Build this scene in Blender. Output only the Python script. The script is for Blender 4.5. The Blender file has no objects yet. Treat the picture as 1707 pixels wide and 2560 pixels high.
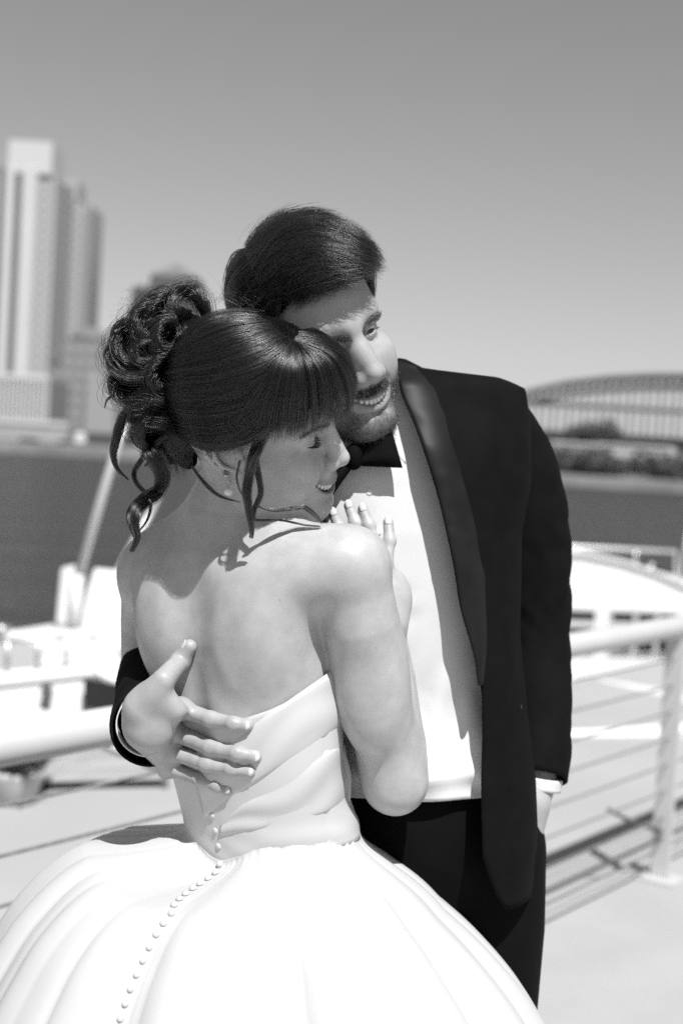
import bpy, math, random
import numpy as np
from mathutils import Matrix, Vector
from concurrent.futures import ThreadPoolExecutor

rng = np.random.default_rng(7)
random.seed(7)
scene = bpy.context.scene
COL = scene.collection
R_ = math.radians

# ------------------------------------------------------------------ camera
CAM_Z = 1.55
PITCH, ROLL = R_(2.9), R_(3.4)
LENS = 50.0
F_PX = 2560 / 36.0 * LENS            # focal length in photo pixels
CX, CY = 853.5, 1280.0
fw = np.array([0, math.cos(PITCH), -math.sin(PITCH)])
r0 = np.array([1.0, 0, 0]); u0 = np.array([0, math.sin(PITCH), math.cos(PITCH)])
rt = math.cos(ROLL) * r0 + math.sin(ROLL) * u0
up = math.cos(ROLL) * u0 - math.sin(ROLL) * r0
CAMP = np.array([0, 0, CAM_Z])
M3 = np.stack([rt, fw, up], 1)        # sculpt frame (right, away, up) -> world

def S2W(p):
    return np.asarray(p, float) @ M3.T + CAMP

def W2S(p):
    return (np.asarray(p, float) - CAMP) @ M3

def P(px, py, d):
    """point in the sculpt frame seen at photo pixel (px,py) at depth d"""
    return np.array([(px - CX) / F_PX * d, d, (CY - py) / F_PX * d])

def PW(px, py, d):
    return S2W(P(px, py, d))

def G(px, py, z=0.0):
    """world point of the plane z seen at a photo pixel"""
    v = M3 @ P(px, py, 1.0)
    t = (z - CAM_Z) / v[2]
    return CAMP + v * t

cam_d = bpy.data.cameras.new('camera')
cam = bpy.data.objects.new('camera', cam_d)
COL.objects.link(cam)
mw = Matrix.Identity(4)
for i in range(3):
    mw[i][0] = rt[i]; mw[i][1] = up[i]; mw[i][2] = -fw[i]; mw[i][3] = CAMP[i]
cam.matrix_world = mw
cam_d.lens = LENS
cam_d.sensor_fit = 'VERTICAL'
cam_d.sensor_height = 36.0
cam_d.sensor_width = 24.0
cam_d.clip_start = 0.05
cam_d.clip_end = 5000
cam_d.dof.use_dof = True
cam_d.dof.focus_distance = 1.655
cam_d.dof.aperture_fstop = 3.6
scene.camera = cam

# ------------------------------------------------------------------ light
SUN_S = np.array([0.21, -0.53, 0.82])
sun_w = M3 @ (SUN_S / np.linalg.norm(SUN_S))
SUN_EL = math.asin(sun_w[2]); SUN_AZ = math.atan2(sun_w[0], sun_w[1])
world = bpy.data.worlds.new('World'); scene.world = world
world.use_nodes = True
wn = world.node_tree.nodes; wl = world.node_tree.links
wn.clear()
sky = wn.new('ShaderNodeTexSky'); sky.sky_type = 'NISHITA'; sky.sun_disc = False
sky.sun_elevation = SUN_EL; sky.sun_rotation = SUN_AZ
sky.air_density = 1.0; sky.dust_density = 0.35; sky.ozone_density = 1.0
sep = wn.new('ShaderNodeSeparateColor')
m1 = wn.new('ShaderNodeMath'); m1.operation = 'MULTIPLY'; m1.inputs[1].default_value = 0.25
m2 = wn.new('ShaderNodeMath'); m2.operation = 'MULTIPLY_ADD'; m2.inputs[1].default_value = 0.50
m3 = wn.new('ShaderNodeMath'); m3.operation = 'MULTIPLY_ADD'; m3.inputs[1].default_value = 0.25
bg = wn.new('ShaderNodeBackground'); bg.inputs['Strength'].default_value = 0.073
wo = wn.new('ShaderNodeOutputWorld')
wl.new(sky.outputs[0], sep.inputs[0])
wl.new(sep.outputs[0], m1.inputs[0])
wl.new(sep.outputs[1], m2.inputs[0]); wl.new(m1.outputs[0], m2.inputs[2])
wl.new(sep.outputs[2], m3.inputs[0]); wl.new(m2.outputs[0], m3.inputs[2])
wl.new(m3.outputs[0], bg.inputs['Color'])
wl.new(bg.outputs[0], wo.inputs[0])

sun_d = bpy.data.lights.new('sun', 'SUN'); sun_d.energy = 5.0; sun_d.angle = R_(0.5)
sun = bpy.data.objects.new('sun', sun_d); COL.objects.link(sun)
sun.rotation_euler = Vector(-sun_w).to_track_quat('-Z', 'Y').to_euler()
sun.location = (3, -3, 8)

scene.view_settings.view_transform = 'Standard'
scene.view_settings.look = 'None'
scene.view_settings.gamma = 1.0
scene.view_settings.exposure = 0.35
scene.view_settings.use_curve_mapping = False
scene.render.engine = 'CYCLES'
scene.cycles.use_denoising = False
scene.cycles.max_bounces = 8
scene.cycles.sample_clamp_indirect = 4
scene.cycles.sample_clamp_direct = 14
scene.cycles.caustics_reflective = False
scene.cycles.caustics_refractive = False

# ------------------------------------------------------------------ materials
def new_mat(name):
    m = bpy.data.materials.new(name); m.use_nodes = True
    nt = m.node_tree
    return m, nt, nt.nodes['Principled BSDF']

def g4(v):
    return (v, v, v, 1.0)

def mat(name, v, rough=0.5, var=0.0, scale=5.0, bump=0.0, bscale=60.0, metal=0.0, spec=0.5, detail=4.0, sheen=0.0, bdist=0.01, coat=0.0):
    """grey procedural material: tone v varied by noise, fine relief"""
    m, nt, b = new_mat(name)
    b.inputs['Roughness'].default_value = rough
    b.inputs['Metallic'].default_value = metal
    b.inputs['Specular IOR Level'].default_value = spec
    b.inputs['Coat Weight'].default_value = coat
    if sheen: b.inputs['Sheen Weight'].default_value = sheen
    tc = nt.nodes.new('ShaderNodeTexCoord')
    n = nt.nodes.new('ShaderNodeTexNoise'); n.inputs['Scale'].default_value = scale; n.inputs['Detail'].default_value = detail
    nt.links.new(tc.outputs['Object'], n.inputs['Vector'])
    r = nt.nodes.new('ShaderNodeMapRange')
    r.inputs[1].default_value = 0.25; r.inputs[2].default_value = 0.75
    r.inputs[3].default_value = v * (1 - var); r.inputs[4].default_value = min(1, v * (1 + var))
    nt.links.new(n.outputs['Fac'], r.inputs[0])
    nt.links.new(r.outputs[0], b.inputs['Base Color'])
    if bump:
        n2 = nt.nodes.new('ShaderNodeTexNoise'); n2.inputs['Scale'].default_value = bscale; n2.inputs['Detail'].default_value = 3
        nt.links.new(tc.outputs['Object'], n2.inputs['Vector'])
        bp = nt.nodes.new('ShaderNodeBump'); bp.inputs['Strength'].default_value = bump; bp.inputs['Distance'].default_value = bdist
        nt.links.new(n2.outputs['Fac'], bp.inputs['Height']); nt.links.new(bp.outputs[0], b.inputs['Normal'])
    return m

def skin_mat(name):
    m, nt, b = new_mat(name)
    at = nt.nodes.new('ShaderNodeAttribute'); at.attribute_name = 'tone'
    tc = nt.nodes.new('ShaderNodeTexCoord')
    n = nt.nodes.new('ShaderNodeTexNoise'); n.inputs['Scale'].default_value = 45; n.inputs['Detail'].default_value = 5
    nt.links.new(tc.outputs['Object'], n.inputs['Vector'])
    r = nt.nodes.new('ShaderNodeMapRange'); r.inputs[1].default_value = .3; r.inputs[2].default_value = .7
    r.inputs[3].default_value = .90; r.inputs[4].default_value = 1.08
    nt.links.new(n.outputs['Fac'], r.inputs[0])
    mu = nt.nodes.new('ShaderNodeMath'); mu.operation = 'MULTIPLY'
    nt.links.new(at.outputs['Fac'], mu.inputs[0]); nt.links.new(r.outputs[0], mu.inputs[1])
    nt.links.new(mu.outputs[0], b.inputs['Base Color'])
    b.inputs['Roughness'].default_value = .43
    b.inputs['Specular IOR Level'].default_value = .42
    b.inputs['Subsurface Weight'].default_value = .22
    b.inputs['Subsurface Radius'].default_value = (1, 1, 1)
    b.inputs['Subsurface Scale'].default_value = .004
    v = nt.nodes.new('ShaderNodeTexNoise'); v.inputs['Scale'].default_value = 950; v.inputs['Detail'].default_value = 3
    nt.links.new(tc.outputs['Object'], v.inputs['Vector'])
    bp = nt.nodes.new('ShaderNodeBump'); bp.inputs['Strength'].default_value = .26; bp.inputs['Distance'].default_value = .0008
    nt.links.new(v.outputs['Fac'], bp.inputs['Height']); nt.links.new(bp.outputs[0], b.inputs['Normal'])
    return m

def hair_mat(name, v, rough=.26, coat=0.0):
    m, nt, b = new_mat(name)
    nt.nodes.remove(b)
    h = nt.nodes.new('ShaderNodeBsdfHairPrincipled')
    h.parametrization = 'COLOR'
    at = nt.nodes.new('ShaderNodeAttribute'); at.attribute_name = 'shade'
    mu = nt.nodes.new('ShaderNodeMath'); mu.operation = 'MULTIPLY'; mu.inputs[1].default_value = v
    nt.links.new(at.outputs['Fac'], mu.inputs[0]); nt.links.new(mu.outputs[0], h.inputs['Color'])
    h.inputs['Roughness'].default_value = rough
    h.inputs['Radial Roughness'].default_value = .35
    h.inputs['Random Roughness'].default_value = .3
    h.inputs['Coat'].default_value = coat
    h.inputs['IOR'].default_value = 1.6
    nt.links.new(h.outputs[0], nt.nodes['Material Output'].inputs[0])
    return m

def emit_free(m):
    return m

M_SKIN_W = skin_mat('skin_fair'); M_SKIN_M = skin_mat('skin_warm')
M_HAIR_W = hair_mat('hair_brown', .0045, .17)
M_HAIR_M = hair_mat('hair_dark', .006, .20)
M_BEARD = hair_mat('beard_dark', .012, .35)
M_LASH = mat('lash_black', .006, .4)
M_CAP = mat('hair_root_shade', .004, .8, .3, 40, spec=.03)
M_BLACK = mat('tuxedo_wool', .0045, .85, .3, 30, .3, 900, spec=.09, sheen=.0, bdist=.0006)
M_SATIN = mat('lapel_satin', .009, .50, .35, 26, .15, 700, spec=.2, bdist=.0006)
M_TROUSER = mat('trouser_wool', .003, .8, .2, 30, .2, 900, spec=.1, bdist=.0006)
M_BOW = mat('bow_tie_satin', .004, .75, .2, 30, .15, 700, spec=.05, bdist=.0006)
M_SHIRT = mat('shirt_cotton', .63, .7, .02, 20, .12, 1400, spec=.25, bdist=.0004)
M_DRESS = mat('dress_satin', .51, .38, .015, 6, .05, 1200, spec=.4, bdist=.0004)
M_TOOTH = mat('tooth_enamel', .72, .22, .04, 200)
M_PEARL = mat('pearl', .78, .15, .02, 100, coat=.5)
M_STEEL = mat('polished_steel', .5, .2, metal=1.0)
M_NAIL = mat('nail_polish', .58, .18, .05, 80, coat=.6)
M_EYE = mat('eye_dark', .02, .1)
# ------------------------------------------------------------------ objects
def new_obj(name, data, parent=None, m=None):
    o = bpy.data.objects.new(name, data); COL.objects.link(o)
    if parent is not None:
        o.parent = parent
    if m is not None and hasattr(data, 'materials'):
        data.materials.append(m)
    return o

def empty(name, loc, label=None, cat=None, group=None):
    o = bpy.data.objects.new(name, None); COL.objects.link(o)
    o.location = loc; o.empty_display_size = .1
    tag(o, label, cat, group)
    return o

def tag(o, label=None, cat=None, group=None, kind=None):
    if label: o['label'] = label
    if cat: o['category'] = cat
    if group: o['group'] = group
    if kind: o['kind'] = kind
    return o

def origin_of(parent):
    z = np.zeros(3)
    while parent is not None:
        z = z + np.array(parent.location); parent = parent.parent
    return z

def mesh_w(name, verts, faces, m, parent=None, smooth=True, kind=None):
    """mesh from world-space vertices, stored relative to its parent's origin"""
    v = np.asarray(verts, float) - origin_of(parent)
    me = bpy.data.meshes.new(name)
    if isinstance(faces, np.ndarray):
        nf, k = faces.shape
        me.vertices.add(len(v)); me.vertices.foreach_set('co', v.astype(np.float32).ravel())
        me.loops.add(nf * k); me.loops.foreach_set('vertex_index', faces.astype(np.int32).ravel())
        me.polygons.add(nf)
        me.polygons.foreach_set('loop_start', np.arange(nf, dtype=np.int32) * k)
        me.update(calc_edges=True); me.validate()
    else:
        me.from_pydata(v.tolist(), [], [list(map(int, f)) for f in faces]); me.update()
    me.polygons.foreach_set('use_smooth', np.full(len(me.polygons), bool(smooth)))
    o = new_obj(name, me, parent, m)
    if kind: o['kind'] = kind
    return o

def mesh_s(name, verts, faces, m, parent=None, smooth=True):
    return mesh_w(name, S2W(verts), faces, m, parent, smooth)

def set_tone(o, tone):
    a = o.data.attributes.new('tone', 'FLOAT', 'POINT'); a.data.foreach_set('value', np.asarray(tone, np.float32))

def normals_of(V, Fq):
    a = V[Fq[:, 2]] - V[Fq[:, 0]]; b = V[Fq[:, 3]] - V[Fq[:, 1]]
    n = np.cross(a, b); out = np.zeros_like(V)
    for k in range(4): np.add.at(out, Fq[:, k], n)
    return out / (np.linalg.norm(out, axis=1, keepdims=True) + 1e-12)

def grid_faces(nu, nv, closed_u=False, closed_v=False):
    """vertex index = i*nv + j"""
    I = np.arange(nu if closed_u else nu - 1); J = np.arange(nv if closed_v else nv - 1)
    i, j = np.meshgrid(I, J, indexing='ij'); i = i.ravel(); j = j.ravel()
    i2 = (i + 1) % nu; j2 = (j + 1) % nv
    return np.stack([i * nv + j, i * nv + j2, i2 * nv + j2, i2 * nv + j], 1)

def spline(pts, n, closed=False):
    """Catmull-Rom through pts (k,dim) resampled to n points evenly in chord length"""
    p = np.asarray(pts, float)
    if p.ndim == 1: p = p[:, None]
    k = len(p)
    if k == 2:
        t = np.linspace(0, 1, n)[:, None]; return p[0] * (1 - t) + p[1] * t
    ext = np.vstack([2 * p[0] - p[1], p, 2 * p[-1] - p[-2]])
    m = 16
    out = []
    for i in range(k - 1):
        a, b, c, d = ext[i], ext[i + 1], ext[i + 2], ext[i + 3]
        t = np.linspace(0, 1, m, endpoint=False)[:, None]
        out.append(.5 * ((2 * b) + (-a + c) * t + (2 * a - 5 * b + 4 * c - d) * t ** 2 + (-a + 3 * b - 3 * c + d) * t ** 3))
    out.append(p[-1][None]); q = np.vstack(out)
    L = np.concatenate([[0], np.cumsum(np.linalg.norm(np.diff(q, axis=0), axis=1))])
    s = np.linspace(0, L[-1], n)
    return np.stack([np.interp(s, L, q[:, j]) for j in range(q.shape[1])], 1)

def interp(x, xs, ys):
    """smooth interpolation of a table"""
    xs = np.asarray(xs, float); ys = np.asarray(ys, float); x = np.asarray(x, float)
    i = np.clip(np.searchsorted(xs, x) - 1, 0, len(xs) - 2)
    h = xs[i + 1] - xs[i]; t = np.clip((x - xs[i]) / h, 0, 1)
    sl = np.gradient(ys, xs)
    return (ys[i] * (2 * t**3 - 3 * t**2 + 1) + ys[i + 1] * (-2 * t**3 + 3 * t**2) + h * sl[i] * (t**3 - 2 * t**2 + t) + h * sl[i + 1] * (t**3 - t**2))

def frames(path):
    t = np.gradient(path, axis=0); t /= np.linalg.norm(t, axis=1, keepdims=True) + 1e-12
    ref = np.array([0, 0, 1.0]) if abs(t[0][2]) < .9 else np.array([1.0, 0, 0])
    n = np.cross(t[0], ref); n /= np.linalg.norm(n)
    N = [n]
    for i in range(1, len(path)):
        n = N[-1] - t[i] * np.dot(N[-1], t[i]); n /= np.linalg.norm(n) + 1e-12; N.append(n)
    N = np.array(N); B = np.cross(t, N)
    return t, N, B

def tube(path, rad, n=10, caps=True, flat=None):
    """closed tube along path; rad scalar or per point. returns verts, faces(list)"""
    path = np.asarray(path, float); m = len(path)
    rad = np.broadcast_to(np.asarray(rad, float), (m,))
    t, N, B = frames(path)
    a = np.linspace(0, 2 * np.pi, n, endpoint=False)
    fl = 1.0 if flat is None else flat
    V = path[:, None] + rad[:, None, None] * (np.cos(a)[None, :, None] * N[:, None] + fl * np.sin(a)[None, :, None] * B[:, None])
    V = V.reshape(-1, 3); Fq = grid_faces(m, n, False, True).tolist()
    if caps:
        Fq.append(list(range(n))[::-1]); Fq.append(list(range((m - 1) * n, m * n)))
    return V, Fq

class MB:
    """collects shapes (world space) into one mesh"""
    def __init__(s): s.v = []; s.f = []; s.n = 0
    def add(s, v, f):
        v = np.asarray(v, float); s.v.append(v)
        s.f += [[int(i) + s.n for i in q] for q in f]; s.n += len(v); return s
    def box(s, c, size, ax=None):
        c = np.asarray(c, float); h = np.asarray(size, float) / 2
        A = np.eye(3) if ax is None else np.asarray(ax, float)
        k = np.array([[x, y, z] for x in (-1, 1) for y in (-1, 1) for z in (-1, 1)]) * h
        return s.add(c + k @ A, [[0, 1, 3, 2], [4, 6, 7, 5], [0, 4, 5, 1], [2, 3, 7, 6], [0, 2, 6, 4], [1, 5, 7, 3]])
    def bar(s, a, b, r, n=8): 
        v, f = tube(np.array([a, b], float), r, n); return s.add(v, f)
    def tube(s, path, r, n=8):
        v, f = tube(path, r, n); return s.add(v, f)
    def prism(s, pts, h):
        pts = np.asarray(pts, float); k = len(pts)
        v = np.vstack([pts, pts + np.array([0, 0, h])])
        f = [list(range(k))[::-1], list(range(k, 2 * k))] + [[i, (i + 1) % k, k + (i + 1) % k, k + i] for i in range(k)]
        return s.add(v, f)
    def build(s, name, m, parent=None, smooth=False, bevel=0.0, kind=None):
        o = mesh_w(name, np.vstack(s.v), s.f, m, parent, smooth, kind)
        if bevel:
            b = o.modifiers.new('bevel', 'BEVEL'); b.width = bevel; b.segments = 2; b.limit_method = 'ANGLE'
        return o

def yaw_ax(deg):
    a = R_(deg); return np.array([[math.cos(a), math.sin(a), 0], [-math.sin(a), math.cos(a), 0], [0, 0, 1.0]])

# smooth value noise in numpy (periodic lattice hash)
def vnoise(p, seed=0):
    p = np.asarray(p, float); i = np.floor(p).astype(np.int64); f = p - i; f = f * f * (3 - 2 * f)
    def h(ix):
        n = (ix[..., 0] * 374761393 + ix[..., 1] * 668265263 + ix[..., 2] * 2147483647 + seed * 974711) & 0x7fffffff
        n = ((n ^ (n >> 13)) * 1274126177) & 0x7fffffff
        n = n ^ (n >> 16)
        return (n & 0xffff) / 32767.5 - 1
    out = 0
    for a in (0, 1):
        for b in (0, 1):
            for c in (0, 1):
                w = (f[..., 0] if a else 1 - f[..., 0]) * (f[..., 1] if b else 1 - f[..., 1]) * (f[..., 2] if c else 1 - f[..., 2])
                out = out + w * h(i + np.array([a, b, c]))
    return out

# ------------------------------------------------------------------ implicit sculpting
def seg_t(p, a, b):
    ab = b - a; t = np.clip(((p - a) @ ab) / (ab @ ab), 0, 1); return t, np.linalg.norm(p - a - t[:, None] * ab, axis=1)

class Sculpt:
    """a body built of blended volumes; surface by surface nets on sparse blocks"""
    def __init__(s): s.ops = []
    # --- volumes (k = blend width)
    def ball(s, c, r, k=.01, cut=False):
        c = np.asarray(c, float); s.ops.append(('sub' if cut else 'add', lambda p: np.linalg.norm(p - c, axis=1) - r, c, r, k)); return s
    def ell(s, c, r, A=None, k=.01, cut=False):
        c = np.asarray(c, float); r = np.asarray(r, float); A = np.eye(3) if A is None else np.asarray(A, float)   # columns = axes
        def fn(p):
            q = (p - c) @ A; k0 = np.linalg.norm(q / r, axis=1); k1 = np.linalg.norm(q / r**2, axis=1)
            return k0 * (k0 - 1) / (k1 + 1e-9)
        s.ops.append(('sub' if cut else 'add', fn, c, r.max(), k)); return s
    def cap(s, a, b, r1, r2=None, k=.01, cut=False):
        a = np.asarray(a, float); b = np.asarray(b, float); r2 = r1 if r2 is None else r2
        def fn(p):
            t, d = seg_t(p, a, b); return d - (r1 + (r2 - r1) * t)
        s.ops.append(('sub' if cut else 'add', fn, (a + b) / 2, np.linalg.norm(b - a) / 2 + max(r1, r2), k)); return s
    def chain(s, pts, rads, k=.01, cut=False):
        pts = np.asarray(pts, float); rads = np.broadcast_to(np.asarray(rads, float), (len(pts),))
        c = pts.mean(0); R = np.linalg.norm(pts - c, axis=1).max() + rads.max()
        def fn(p):
            d = np.full(len(p), 1e3)
            for i in range(len(pts) - 1):
                t, q = seg_t(p, pts[i], pts[i + 1]); d = np.minimum(d, q - (rads[i] + (rads[i + 1] - rads[i]) * t))
            return d
        s.ops.append(('sub' if cut else 'add', fn, c, R, k)); return s
    # --- relief: gaussian ridge (amp>0 raises) along a polyline
    def ridge(s, pts, sig, amp):
        pts = np.atleast_2d(np.asarray(pts, float)); 
        c = pts.mean(0); R = np.linalg.norm(pts - c, axis=1).max() + 3 * sig
        def fn(p):
            if len(pts) == 1: q = np.linalg.norm(p - pts[0], axis=1)
            else:
                q = np.full(len(p), 1e3)
                for i in range(len(pts) - 1): q = np.minimum(q, seg_t(p, pts[i], pts[i + 1])[1])
            return -amp * np.exp(-.5 * (q / sig)**2)
        s.ops.append(('disp', fn, c, R, 0)); return s
    def evaluate(s, p, use=None):
        d = np.full(len(p), 1.0)
        for i, (kind, fn, c, r, k) in enumerate(s.ops):
            if use is not None and not use[i]: continue
            if kind == 'disp': d = d + fn(p); continue
            e = fn(p)
            if kind == 'add':
                h = np.maximum(k - np.abs(d - e), 0) / k
                d = np.minimum(d, e) - h * h * k * .25
            else:
                h = np.maximum(k - np.abs(d + e), 0) / k
                d = np.maximum(d, -e) + h * h * k * .25
        return d
    def mesh(s, lo, hi, vox, B=20):
        lo = np.asarray(lo, float); hi = np.asarray(hi, float)
        nb = np.ceil((hi - lo) / (vox * B)).astype(int)
        ii = np.stack(np.meshgrid(*[np.arange(n) for n in nb], indexing='ij'), -1).reshape(-1, 3)
        cen = lo + (ii + .5) * B * vox; hd = B * vox * .8661
        d = s.evaluate(cen)
        act = np.abs(d) < hd * 1.5 + .006
        ii = ii[act]; cen = cen[act]
        N = nb * B + 2
        ar = np.arange(B + 1)
        loc = np.stack(np.meshgrid(ar, ar, ar, indexing='ij'), -1).reshape(-1, 3)
        ids = []; vs = []; faces = []
        strd = np.array([N[1] * N[2], N[2], 1])
        vals = [op[1](cen) if op[0] == 'add' else None for op in s.ops]
        dcs = d[act]
        def work(n):
            use = []
            for i, (kind, fn, c, r, k) in enumerate(s.ops):
                if kind == 'add': use.append(vals[i][n] < hd * 1.25 + k + .004 + max(dcs[n], 0))
                else: use.append(np.linalg.norm(cen[n] - c) < hd + r + k)
            return s.evaluate(lo + (ii[n] * B + loc) * vox, use).reshape(B + 1, B + 1, B + 1)
        with ThreadPoolExecutor(4) as ex: blocks = list(ex.map(work, range(len(ii))))
        for b, v in zip(ii, blocks):
            sg = v < 0
            if sg.all() or not sg.any(): continue
            c8 = [(x, y, z) for x in (0, 1) for y in (0, 1) for z in (0, 1)]
            cnt = sum(sg[x:B + x, y:B + y, z:B + z].astype(np.int8) for x, y, z in c8)
            cells = np.argwhere((cnt > 0) & (cnt < 8))
            if not len(cells): continue
            val = {q: v[cells[:, 0] + q[0], cells[:, 1] + q[1], cells[:, 2] + q[2]] for q in c8}
            acc = np.zeros((len(cells), 3)); num = np.zeros(len(cells))
            for q in c8:
                for ax in range(3):
                    if q[ax]: continue
                    q2 = list(q); q2[ax] = 1; q2 = tuple(q2)
                    a, e = val[q], val[q2]; cr = (a < 0) != (e < 0)
                    t = np.where(cr, a / np.where(a == e, 1, a - e), 0)
                    pt = np.array(q, float)[None] + np.zeros((len(cells), 3)); pt[:, ax] += t
                    acc += pt * cr[:, None]; num += cr
            pos = lo + (b * B + cells + acc / num[:, None]) * vox
            ids.append((b * B + cells) @ strd); vs.append(pos)
            for ax in range(3):
                o1, o2 = [(1, 2), (2, 0), (0, 1)][ax]
                sl = [slice(0, B)] * 3; s2 = list(sl); s2[ax] = slice(1, B + 1)
                e0 = sg[tuple(sl)]; e1 = sg[tuple(s2)]
                cr = np.argwhere(e0 != e1)
                if not len(cr): continue
                base = (b * B + cr) @ strd
                inside0 = e0[cr[:, 0], cr[:, 1], cr[:, 2]]
                q = np.stack([base - strd[o1] - strd[o2], base - strd[o2], base, base - strd[o1]], 1)
                q[~inside0] = q[~inside0][:, ::-1]
                faces.append(q)
        ids = np.concatenate(ids); vs = np.concatenate(vs); fq = np.concatenate(faces)
        o = np.argsort(ids, kind='stable'); ids = ids[o]; vs = vs[o]
        uq, first = np.unique(ids, return_index=True); vs = vs[first]
        k = np.searchsorted(uq, fq); k = np.clip(k, 0, len(uq) - 1)
        ok = (uq[k] == fq).all(1)
        return vs, k[ok]

# ------------------------------------------------------------------ hair
def hair_obj(name, strands, rad, m, parent, taper=.35):
    """strands: list of (k,3) arrays in the sculpt frame -> one hair curves object"""
    h = bpy.data.hair_curves.new(name)
    sizes = [len(s) for s in strands]
    h.add_curves(sizes)
    P_ = S2W(np.vstack(strands)) - origin_of(parent)
    h.attributes['position'].data.foreach_set('vector', P_.astype(np.float32).ravel())
    a = h.attributes.new('radius', 'FLOAT', 'POINT')
    rr = np.broadcast_to(np.asarray(rad, float), (len(strands),))
    R = np.concatenate([r * np.interp(np.linspace(0, 1, n), [0, .12, .6, 1], [.8, 1, 1, taper]) for n, r in zip(sizes, rr)])
    a.data.foreach_set('value', R.astype(np.float32))
    # tone differs from hair to hair and from lock to lock
    root = np.array([s[0] for s in strands]); mid = np.array([s[len(s) // 2] for s in strands])
    sh = np.exp(.55 * vnoise(mid * 260, 4) + .45 * vnoise(root * 420, 8)) * rng.uniform(.55, 1.9, len(strands))
    a = h.attributes.new('shade', 'FLOAT', 'CURVE'); a.data.foreach_set('value', sh.astype(np.float32))
    return new_obj(name, h, parent, m)

def bundle(path, rad, n, seed, twist=2.0, k=26, fuzz=.15, flat=.55, inner=.55, fray=0.0):
    """strands winding along a lock of hair; path (m,3), rad per point"""
    g = np.random.default_rng(seed)
    path = spline(path, k); m = len(path)
    rad = np.interp(np.linspace(0, 1, m), np.linspace(0, 1, len(np.atleast_1d(rad))), np.atleast_1d(rad))
    t, N, B = frames(path)
    out = []
    s = np.linspace(0, 1, m)
    for i in range(n):
        a0 = g.uniform(0, 2 * np.pi); rr = (inner + (1 - inner) * g.uniform()**.5)
        ang = a0 + twist * s + g.normal(0, .25) * s
        w = rr * (1 + fuzz * np.sin(s * g.uniform(3, 9) + g.uniform(0, 6)) * g.uniform(0, 1)) + fray * g.uniform(0, 1) * s**2
        off = rad[:, None] * w[:, None] * (np.cos(ang)[:, None] * N + flat * np.sin(ang)[:, None] * B)
        i1 = m if g.uniform() < .6 else int(m * g.uniform(.7, 1)); i0 = 0 if g.uniform() < .7 else int(m * g.uniform(0, .2))
        out.append((path + off)[i0:i1])
    return out
# ------------------------------------------------------------------ heads
class Head:
    """local frame: x to the subject's left, y towards the back, z up; origin between the ear canals"""
    def __init__(s, c, R, sc):
        s.c = np.asarray(c, float); s.R = np.asarray(R, float); s.s = sc
    def T(s, p): return s.c + (np.asarray(p, float) * s.s) @ s.R.T
    def L(s, q): return ((np.asarray(q, float) - s.c) @ s.R) / s.s
    def dirT(s, v): return np.asarray(v, float) @ s.R.T

def both(f):
    f(1); f(-1)

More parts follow.
